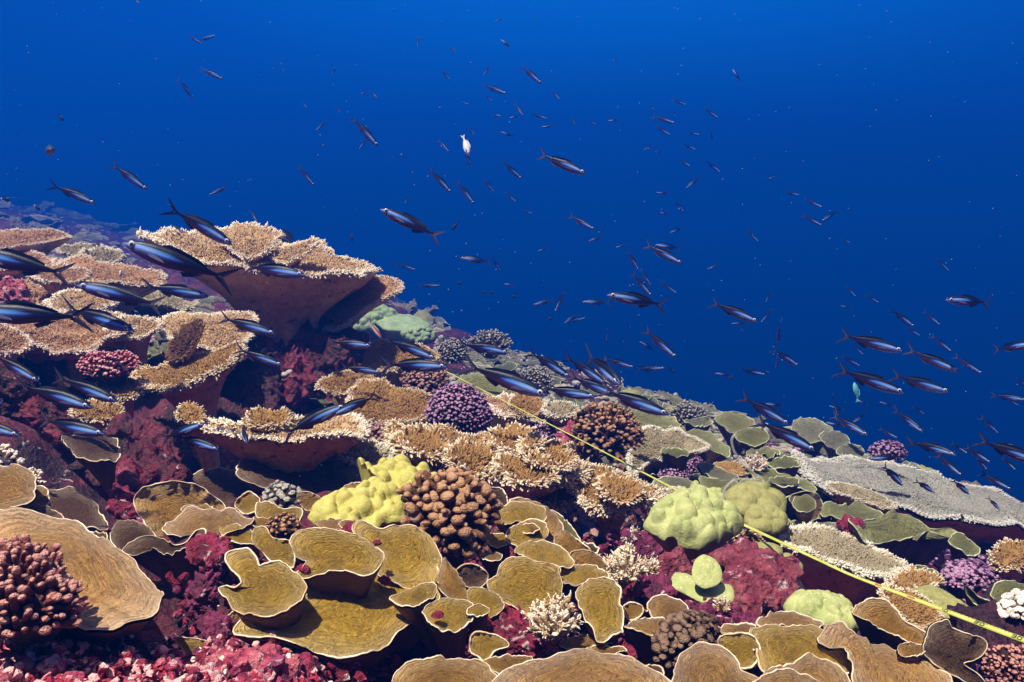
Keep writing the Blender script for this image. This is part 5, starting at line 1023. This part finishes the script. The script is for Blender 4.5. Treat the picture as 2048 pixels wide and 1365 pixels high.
# the pale thread drifting over the olive plates
def thread():
    K = [(1442, 1000), (1450, 975), (1470, 958), (1500, 960), (1530, 962), (1510, 950), (1488, 930), (1468, 905), (1462, 880), (1470, 868)]
    Pk = np.array([pt(x, y, 1.05) for x, y in K]); t = np.linspace(0, len(K) - 1, 80); Pc = np.stack([np.interp(t, np.arange(len(K)), Pk[:, i]) for i in range(3)], 1)
    for _ in range(8): Pc[1:-1] = (Pc[:-2] + Pc[1:-1] * 2 + Pc[2:]) / 4
    T_ = nrm(np.gradient(Pc, axis=0)); e1 = nrm(np.cross(T_, FWD)); e2 = np.cross(T_, e1); a = np.linspace(0, 2 * math.pi, 6, endpoint=False)
    V = (Pc[:, None] + (e1[:, None] * np.cos(a)[None, :, None] + e2[:, None] * np.sin(a)[None, :, None]) * 0.0019).reshape(-1, 3)
    m, t_, b = new_mat('jelly_thread'); b.inputs['Base Color'].default_value = (0.55, 0.52, 0.45, 1); b.inputs['Alpha'].default_value = 0.28; b.inputs['Roughness'].default_value = 0.4
    o = link('drifting_thread', data=mesh('drifting_thread', V, grid_faces(80, 6), m)); tag(o, 'pale translucent slimy thread drifting over the olive plates', 'jelly strand')
thread()

# drifting specks in the water
def specks():
    rng = np.random.default_rng(8); n = 420; px = rng.uniform(-100, 2150, n); py = rng.uniform(-50, 1100, n); D = rng.uniform(0.8, 5.0, n)
    D = np.array([min(d, gdepth(x, y + 30) * 0.7) for x, y, d in zip(px, py, D)]); C = np.array([pt(x, y, d) for x, y, d in zip(px, py, D)]); r = rng.uniform(0.0003, 0.0008, n) * D
    O = np.array([[1, 0, 0], [-1, 0, 0], [0, 1, 0], [0, -1, 0], [0, 0, 1], [0, 0, -1.0]]); F0 = np.array([[0, 2, 4], [2, 1, 4], [1, 3, 4], [3, 0, 4], [2, 0, 5], [1, 2, 5], [3, 1, 5], [0, 3, 5]])
    V = (C[:, None] + O[None] * r[:, None, None]).reshape(-1, 3); F = (F0[None] + (np.arange(n) * 6)[:, None, None]).reshape(-1, 3)
    m = mat_simple('marine_snow', (0.30, 0.36, 0.42), (0.22, 0.27, 0.32), 40, 0.8, 0, 0.001)
    tag(link('floating_specks', data=mesh('floating_specks', V, F, m)), 'pale specks of plankton drifting in the blue water', kind='stuff')
specks()

def petal(px, py, w, h, mat, label, D, rot=0.0, **kw):
    rr = np.random.default_rng(int(px * 7 + py)); a = np.linspace(0, 2 * math.pi, 9, endpoint=False); r = 1 + rr.normal(0, 0.12, 9)
    x = np.cos(a) * r * w / 2; y = np.sin(a) * r * h / 2; c_, s_ = math.cos(rot), math.sin(rot)
    P([(px + c_ * u - s_ * v, py + s_ * u + c_ * v) for u, v in zip(x, y)], mat, label, D=D, ruffle=0.12, **kw)
for q in [(560,1108,46,34,'ochre','ochre petal wedged between tongue and raised bowl plate',1.10),(660,1050,60,22,'tan','pale petal edge behind the raised bowl plate',1.16),
          (905,1100,44,26,'brown','brown petal in the shade below the brown finger coral',1.18),(1000,1080,50,28,'yellow','yellow petal left inside the petal cluster',1.24),
          (1060,1058,40,18,'ochre','small curled ochre petal inside the petal cluster',1.20),(1172,1100,44,26,'brown','brown petal on the shaded flank of the petal cluster',1.28),
          (1095,1142,46,22,'ochre','ochre petal over the square upright plate',1.09),(958,1222,40,26,'yellow','yellow petal beside the ear cup, lying low',0.99),
          (838,1190,60,24,'ochre','ochre fold on the right shoulder of the largest yellow plate',1.01),(700,1050,40,20,'ochre','ochre petal above a crimson fleck',1.15),
          (1480,1258,70,26,'tan','tan petal behind the shaded yellow plate',1.05),(1420,1262,46,24,'brown','brown petal at the edge of the knobbly purple ground',1.03),
          (1660,1285,60,26,'ochre','ochre petal behind the large banded plate',1.02),(1820,1300,60,30,'ochre','ochre petal between the double cup and long sloping plate',0.99),
          (1300,1345,60,26,'brown','brown petal in the cleft right of the broad domed plate',0.92),(1215,1300,70,18,'ochre','thin ochre ledge above the broad domed plate',0.96),
          (395,1020,60,22,'ochre','ochre fold inside the ochre cup coral',1.24),(180,1075,70,24,'brown','brown fold behind the edge of the biggest tan plate',1.15),
          (520,1045,44,20,'ochre','ochre ledge below the small upturned lobe',1.18),(1550,1045,60,20,'olive','olive ledge below the moss green lobes',1.62),
          (1660,1030,60,18,'olive','olive ledge behind the flat olive plate',2.0),(1440,995,60,18,'olive','olive ledge between cup plate and moss green lobes',1.95),
          (1350,905,50,16,'olive','olive ledge in front of the pale comb table',2.2),(1570,925,70,20,'olive','olive ledge at the head of the vast flat table',2.5),
          (1530,905,60,18,'olive','olive plate above the white twig coral',2.55),(1400,845,60,16,'grey','grey ledge above the large smooth olive plate',3.0)]:
    petal(*q, rim='rim_olive' if q[4] in ('olive', 'grey') else 'rim')

# the uncountable small growth that covers the slope from the middle distance on
def cover(n, kind, mat, label, seed, sz):
    rng = np.random.default_rng(seed); C = []
    while len(C) < n:
        px = rng.uniform(-40, 2090); vy = VY0 + VYS * px; py = vy + 14 + 330 * rng.random() ** 1.7; D = gdepth(px, py)
        if D < 2.4: continue
        if px > 860 and py < 655 + (px - 850) * 0.285 - 12: continue
        C.append(pt(px, py, D))
    C = np.array(C); C[:, 2] = ground(C[:, 0], C[:, 1]); D = C[:, 1]
    R_ = rng.uniform(sz[0], sz[1], n) * (0.55 + 0.12 * D)
    if kind == 'finger':
        q = 9; B_ = np.repeat(C, q, 0) + np.repeat(R_, q)[:, None] * np.stack([rng.normal(0, .5, n * q), rng.normal(0, .5, n * q), rng.uniform(-.4, .1, n * q)], 1)
        L = np.repeat(R_, q) * rng.uniform(.7, 1.2, n * q); V, F, tip = fingers(B_, nrm(rng.normal(0, .5, (n * q, 3)) + [0, 0, 1.0]), L, L * 0.24, rng, 6, 1.1); at = {'tip': tip}
    else:
        m = 12; a = np.linspace(0, 2 * math.pi, m, endpoint=False); rad = 1 + rng.normal(0, .16, (n, m)); tt = np.array([0.0, .45, .8, 1.0, .93, .4]); zz = np.array([-.22, -.14, .02, .12, .05, -.45])
        x = rad[:, None] * tt[None, :, None] * np.cos(a); y = rad[:, None] * tt[None, :, None] * np.sin(a); z = np.broadcast_to(zz[None, :, None], x.shape) + rng.normal(0, .10, (n, 1, m)) * tt[None, :, None] ** 2
        tx, ty = rng.uniform(-.15, .5, n)[:, None, None], rng.uniform(-.1, .6, n)[:, None, None]
        V = np.stack([x, y, z - x * tx * .8 - 0 * y + y * ty * .8], -1) * R_[:, None, None, None] + C[:, None, None] + np.array([0, 0, 1.0]) * (0.45 * R_)[:, None, None, None]
        F = [(grid_faces(6, m)[None] + (np.arange(n) * 6 * m)[:, None, None]).reshape(-1, 4)]; V = V.reshape(-1, 3)
        at = {'t': np.tile(np.repeat([0, .45, .85, 1, .5, 0], m), n), 'ca': np.tile(np.cos(a), 6 * n), 'sa': np.tile(np.sin(a), 6 * n), 'tip': np.tile(np.repeat([0, .3, .6, 1, .3, 0], m), n)}
    tag(link('coral_cover', data=mesh('coral_cover', V, F, M[mat], attrs=at)), label, kind='stuff')
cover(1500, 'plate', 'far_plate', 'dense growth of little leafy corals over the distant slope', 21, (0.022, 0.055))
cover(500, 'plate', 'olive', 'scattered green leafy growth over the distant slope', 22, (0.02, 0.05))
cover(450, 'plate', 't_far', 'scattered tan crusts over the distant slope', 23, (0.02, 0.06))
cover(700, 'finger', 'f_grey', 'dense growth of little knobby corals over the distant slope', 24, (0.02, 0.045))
cover(250, 'finger', 'f_purple', 'little purple knobby growth over the distant slope', 25, (0.02, 0.04))
# ------------------------------------------------------------------ the school of fusiliers
# head x, y, tail root/fork x, y, [yaw degrees: + swims away], [end-on: real length factor]
FISH = [
(189,407,104,370),(293,379,224,329),(419,391,458,372),(461,488,338,414,10),(367,467,345,449),(516,443,496,419),
(256,486,462,566,-10),(-62,502,140,552,-8),(160,570,330,612,-8),(412,592,287,573),(-55,622,172,640,-5),(273,660,117,613,-8),(551,668,434,636),
(83,763,-25,706,-5),(239,802,101,752,-5),(190,815,35,768,-5),(11,806,-110,775,-5),(46,870,-90,838,-5),(216,867,62,842,-5),(413,846,314,882,-12),(443,898,343,872,-12),(507,882,467,850,-55),
(613,551,476,533,-5),(763,420,884,476,-12),(565,731,466,698,5),(744,692,652,684,-5),(873,718,766,676,-5),(897,733,758,730,-8),(761,745,680,734,5),
(831,540,791,527),(880,571,836,573),(664,831,760,788,5),(692,810,562,870,5),(1018,706,914,686,-5),(1095,790,920,728,-8),(1190,793,1075,778,-8),(1140,755,1055,700,-5),(1212,768,1128,710,-8),
(1232,764,1180,712,-65),(1268,735,1205,718),(1330,736,1270,740),(1337,828,1196,780,-8),(1236,792,1132,752,-5),(1212,590,1338,612,-12),(1164,604,1222,606,5),(1111,624,1129,582,20),(1066,610,1108,600),
(1127,648,1158,626),(1171,636,1135,646,10),(1215,682,1215,658,30),(1352,716,1288,658,-8),(1278,683,1312,704),(1303,592,1262,546,5),(1277,540,1254,502,10),(1302,572,1280,538,10),
(1363,528,1288,488,-8),(1310,490,1364,498,5),(1189,460,1136,430),(1176,483,1207,474),(1195,466,1210,462),(1232,495,1254,490,30),(1353,587,1320,563),(1338,467,1369,455),(920,515,982,526),(1000,541,984,516,20),
(1008,568,1030,572,20),(1415,539,1440,529),(1367,424,1350,402),(1312,386,1340,388),(1033,405,1008,383),(1065,428,1045,420),(1075,503,1096,496),
(1172,349,1074,306,-5),(756,292,704,236),(717,299,738,275,10),(942,335,928,300,20),(899,305,874,279),(902,385,857,338),(948,408,913,362),(988,384,966,358,15),(1043,357,1003,324),(628,371,596,333),
(809,407,818,391),(1083,168,1041,131),(1013,188,965,170),(1120,200,1101,179),(1047,233,1026,204),(1095,238,1063,229),(900,160,880,141),(1001,78,1024,99),(836,94,836,72),(913,103,897,96),(967,151,981,132,20),
(990,42,1006,38),(1083,255,1108,252),(1001,264,1030,274),(949,270,937,252,10),(984,203,969,189),(937,209,920,205),(1002,233,982,230),(1018,237,1040,232),(1149,250,1146,232),(1192,250,1176,240),(1216,242,1240,241),(1225,123,1236,117),
(1292,300,1306,292),(632,262,653,240),(663,150,672,136),(614,216,604,206),(721,192,735,180),(755,196,740,184),(682,226,668,212),(643,292,656,288),(800,309,814,316),
(404,88,376,71),(428,68,398,86,25),(446,158,398,137),(380,193,361,160,35),(350,200,353,190),(545,140,549,130),(518,152,522,144),(568,145,565,130),(280,8,262,-4),
(1466,137,1481,166,15),(1372,210,1343,199),(1436,236,1406,216),(1350,247,1304,232),(1341,271,1309,252),(1427,278,1419,262,50),(1399,270,1372,265),(1391,300,1366,288),(1381,334,1357,319),(1441,345,1410,322),
(1371,378,1402,353),(1287,301,1304,291),(1538,357,1553,354,30),(1598,391,1570,384),(1643,416,1608,396),(1643,452,1604,430),(1642,443,1678,420),(1517,484,1492,460),(1700,486,1683,478),(1897,542,1871,516),
(1308,219,1296,212),(1352,234,1347,222),(1310,304,1322,308),(1320,424,1338,432),
(1514,644,1421,604,-8),(1461,648,1497,645),(1487,663,1475,652),(1523,646,1544,617,15),(1562,689,1551,640,30),(1534,605,1539,582,25),(1598,732,1541,698),(1554,738,1551,712,20),(1430,747,1466,752),(1532,750,1475,738),(1540,745,1520,740),
(1576,848,1480,792,-8),(1531,808,1570,812),(1628,900,1510,840,-8),(1802,702,1680,670,-8),(1725,710,1706,688),(1721,733,1680,711),(1804,785,1674,738,-8),(1894,783,1783,750,-8),(1913,743,1816,700,-10),
(1883,600,1991,606,-15),(1757,606,1729,589),(1711,594,1691,570),(1681,612,1704,616),(1827,654,1780,617),(1839,672,1811,654),(1878,651,1848,622),(1902,704,1863,671),(1961,748,1910,712),
(2048,688,2003,700,-60),(2042,799,1990,792,-35),(2058,778,2028,752),(1726,868,1668,832,-35),(1671,842,1674,804,-30),(1703,845,1738,826),(1652,846,1690,852),(1657,812,1690,822),(1758,804,1790,814),(1833,862,1798,820,-45),
(1793,876,1760,858),(1893,905,1834,886,-50),(1918,950,1876,910,-20),(2075,925,1960,880,-15),(1998,868,1960,835),(1978,925,1932,893),(1934,907,1902,886),(1738,918,1806,914,5),(1809,973,1758,926,10),(1870,985,1826,960,10),(1942,990,1900,958,10),(2018,978,1964,948),
(2028,892,2000,884),(2038,812,2008,796),(2000,1020,1975,995),(2030,940,2005,915),(1975,940,1950,915),(1850,830,1825,812),(1716,800,1735,812),(1350,742,1335,738,40),(1262,655,1250,648,30),(1246,684,1254,680,40),(1088,560,1083,566),(1414,570,1418,562),
]
def dist_cap(px0, py0, px1, py1):
    cap = 99.0; xm, ym = (px0 + px1) / 2, (py0 + py1) / 2
    for x, y in ((px0, py0), (px1, py1), (xm, ym)):
        vy = VY0 + VYS * x
        if y > vy - 15: cap = min(cap, gdepth(x, y + 25) * 0.86)
        for a, b, c_, d_, dd in RECS:
            if a - 6 <= x <= c_ + 6 and b - 14 <= y <= d_ + 8: cap = min(cap, dd * 0.95)
    return cap
protosF = [make_fusilier(b) for b in (0.0, 0.16, -0.16)]
LAND = [((190,560),'the left stack of tables'),((520,480),'the great table coral'),((620,740),'the crimson boulder'),((120,800),'the left cave'),((540,860),'the long pale shelf'),((760,600),'the rusty table'),
        ((920,820),'the purple finger dome'),((1210,860),'the knobby brown finger coral'),((1390,870),'the smooth olive plate'),((1600,860),'the hazy crest'),((1850,980),'the vast flat table'),((933,290),'the white fish'),((110,298),'the head on fish'),
        ((1712,785),'the pale cyan fish'),((560,478),'the dark round fish'),((1470,150),'the curled high fish'),((820,440),'the big left facing fish'),((1270,600),'the level big fish'),((1940,590),'the lone left facing fish'),((1120,330),'the lone upper fish')]
def heading(hx, hy, tx, ty):
    dx, dy = hx - tx, hy - ty; a = math.degrees(math.atan2(-dy, dx))
    names = [(-180, 'left'), (-158, 'down left'), (-112, 'straight down'), (-68, 'steeply down'), (-50, 'down right'), (-12, 'right'), (12, 'up right'), (68, 'straight up'), (112, 'up left'), (158, 'left')]
    r = 'left'
    for lim, nm in names:
        if a >= lim: r = nm
    return r
used_l = {}; frng = np.random.default_rng(5); placed = []
for f in FISH:
    hx, hy, tx, ty = f[:4]; lp = math.hypot(hx - tx, hy - ty); yaw = f[4] if len(f) > 4 else frng.uniform(-14, 14)
    Lr = 0.20 if lp > 90 else 0.19 + 0.02 * frng.random(); D = FPX * Lr * math.cos(math.radians(yaw)) / lp
    D = min(D, 8.5, dist_cap(hx, hy, tx, ty)); L = lp * D / FPX / max(math.cos(math.radians(yaw)), 0.3)
    placed.append([f, D, L, yaw, lp])
sized = sorted(placed, key=lambda p: -p[4]); tmp = {}
for p in sized:
    f, D, L, yaw, lp = p; hx, hy, tx, ty = f[:4]; mx, my = (hx + tx) / 2, (hy + ty) / 2
    if lp < 30 and abs(yaw) < 30:
        key = 'far'; p.append(('tiny faint fish far off in the open blue water', 'tiny far fish in the blue water')); continue
    near = min(LAND, key=lambda l: math.hypot(l[0][0] - mx, l[0][1] - my)); dx, dy = mx - near[0][0], my - near[0][1]; dd = math.hypot(dx, dy)
    rel = ('before' if dd < 60 else ('right of' if dx > abs(dy) else 'left of' if -dx > abs(dy) else 'above' if dy < 0 else 'below'))
    size = 'large' if lp > 105 else 'middling' if lp > 55 else 'small'
    if abs(yaw) > 30: size += ' stubby'
    lab = f"{size} striped fish heading {heading(*f[:4])} {rel} {near[1]}"
    tmp.setdefault(lab, []).append(p); p.append([lab, 'school of blue striped fusilier fish'])
ORD = ['first', 'second', 'third', 'fourth', 'fifth', 'sixth', 'seventh', 'eighth', 'ninth', 'tenth', 'eleventh', 'twelfth']
for lab, ps in tmp.items():
    if len(ps) > 1:
        for i, p in enumerate(sorted(ps, key=lambda p: p[0][0])): p[5][0] = lab + f", {ORD[min(i, 11)]} from left"
firstf = True
for i, (f, D, L, yaw, lp, lg) in enumerate(placed):
    hx, hy, tx, ty = f[:4]; pr = protosF[int(frng.choice([0, 0, 1, 2]))]
    o = pr if pr.name not in used else copy_tree(pr)
    used.add(pr.name) if o is pr else None
    tag(o, lg[0], 'fish', lg[1])
    # the tail fork reaches past the point traced: centre shifts by a little
    ML = L / 1.0
    orient(o, hx, hy, tx, ty, D, ML, math.radians(yaw), frng.uniform(-0.15, 0.15))
for pr in protosF:
    if pr.name not in used: bpy.data.objects.remove(pr)
def one(name, hh, ww, scheme, spec, label, cat='fish', tail=0.10, yaw=0, D=3.0, roll=0.0):
    o = make_round_fish(name, hh, ww, scheme, tail); tag(o, label, cat); hx, hy, tx, ty = spec
    L = math.hypot(hx - tx, hy - ty) * D / FPX / max(math.cos(math.radians(yaw)), 0.25); orient(o, hx, hy, tx, ty, D, L, math.radians(yaw), roll); return o
one('white_fish', 0.15, 0.08, 'white', (938, 312, 925, 270), 'bright white fish tilting down in the upper water', D=4.2, roll=1.2)
one('surgeonfish', 0.24, 0.08, 'surgeon', (534, 466, 602, 500), 'dark round fish hiding behind the great table coral', D=3.3)
one('parrotfish', 0.13, 0.10, 'cyan', (1709, 765, 1716, 805), 'pale cyan fish with spread fins above the hazy crest', D=6.0, roll=0.8)
one('wrasse', 0.10, 0.06, 'wrasse', (765, 678, 735, 642), 'little orange and white fish before the hazy boulder coral', D=3.6)
one('damselfish', 0.22, 0.09, 'dark', (21, 401, 1, 397), 'black fish with white tail at the far left edge', D=3.5)
one('damselfish', 0.22, 0.09, 'dark', (80, 421, 68, 410), 'black fish with white tail over the far left reef', D=3.5)
one('chromis', 0.26, 0.10, 'dark', (127, 242, 116, 229), 'lone dark stubby fish high on the left', D=6.0)
one('fusilier', 0.12, 0.11, 'else', (120, 306, 78, 298), 'fish seen head on above the left tables, tail spread', D=3.2, yaw=-55, tail=0.15)
one('reef_fish', 0.20, 0.08, 'brownish', (1665, 797, 1668, 782), 'small reddish fish left of the pale cyan fish', D=5.5)
one('reef_fish', 0.16, 0.08, 'brownish', (1922, 1028, 1928, 1044), 'tiny brown fish resting on the vast flat table', D=2.1)
one('chromis', 0.24, 0.10, 'dark', (704, 484, 701, 463), 'dark vertical fish right of the great table coral', D=5.0)
one('chromis', 0.12, 0.08, 'dark', (903, 462, 918, 442), 'dark slim curled fish right of the big fish nosing left', D=4.5)
one('reef_fish', 0.2, 0.09, 'white', (241, 540, 242, 562), 'small pale fish resting on the long wavy rosy table', D=2.4)
for k, (x, y) in enumerate(((966,584),(981,585),(1026,593),(917,566),(1099,637),(1345,742),(1280,730),(1460,756))):
    one('chromis', 0.24, 0.10, 'dark', (x + 6, y + 2, x - 6, y), 'tiny dark dot of a fish above the mid slope', D=7.0)['group'] = 'tiny dark fish hovering above the mid slope'
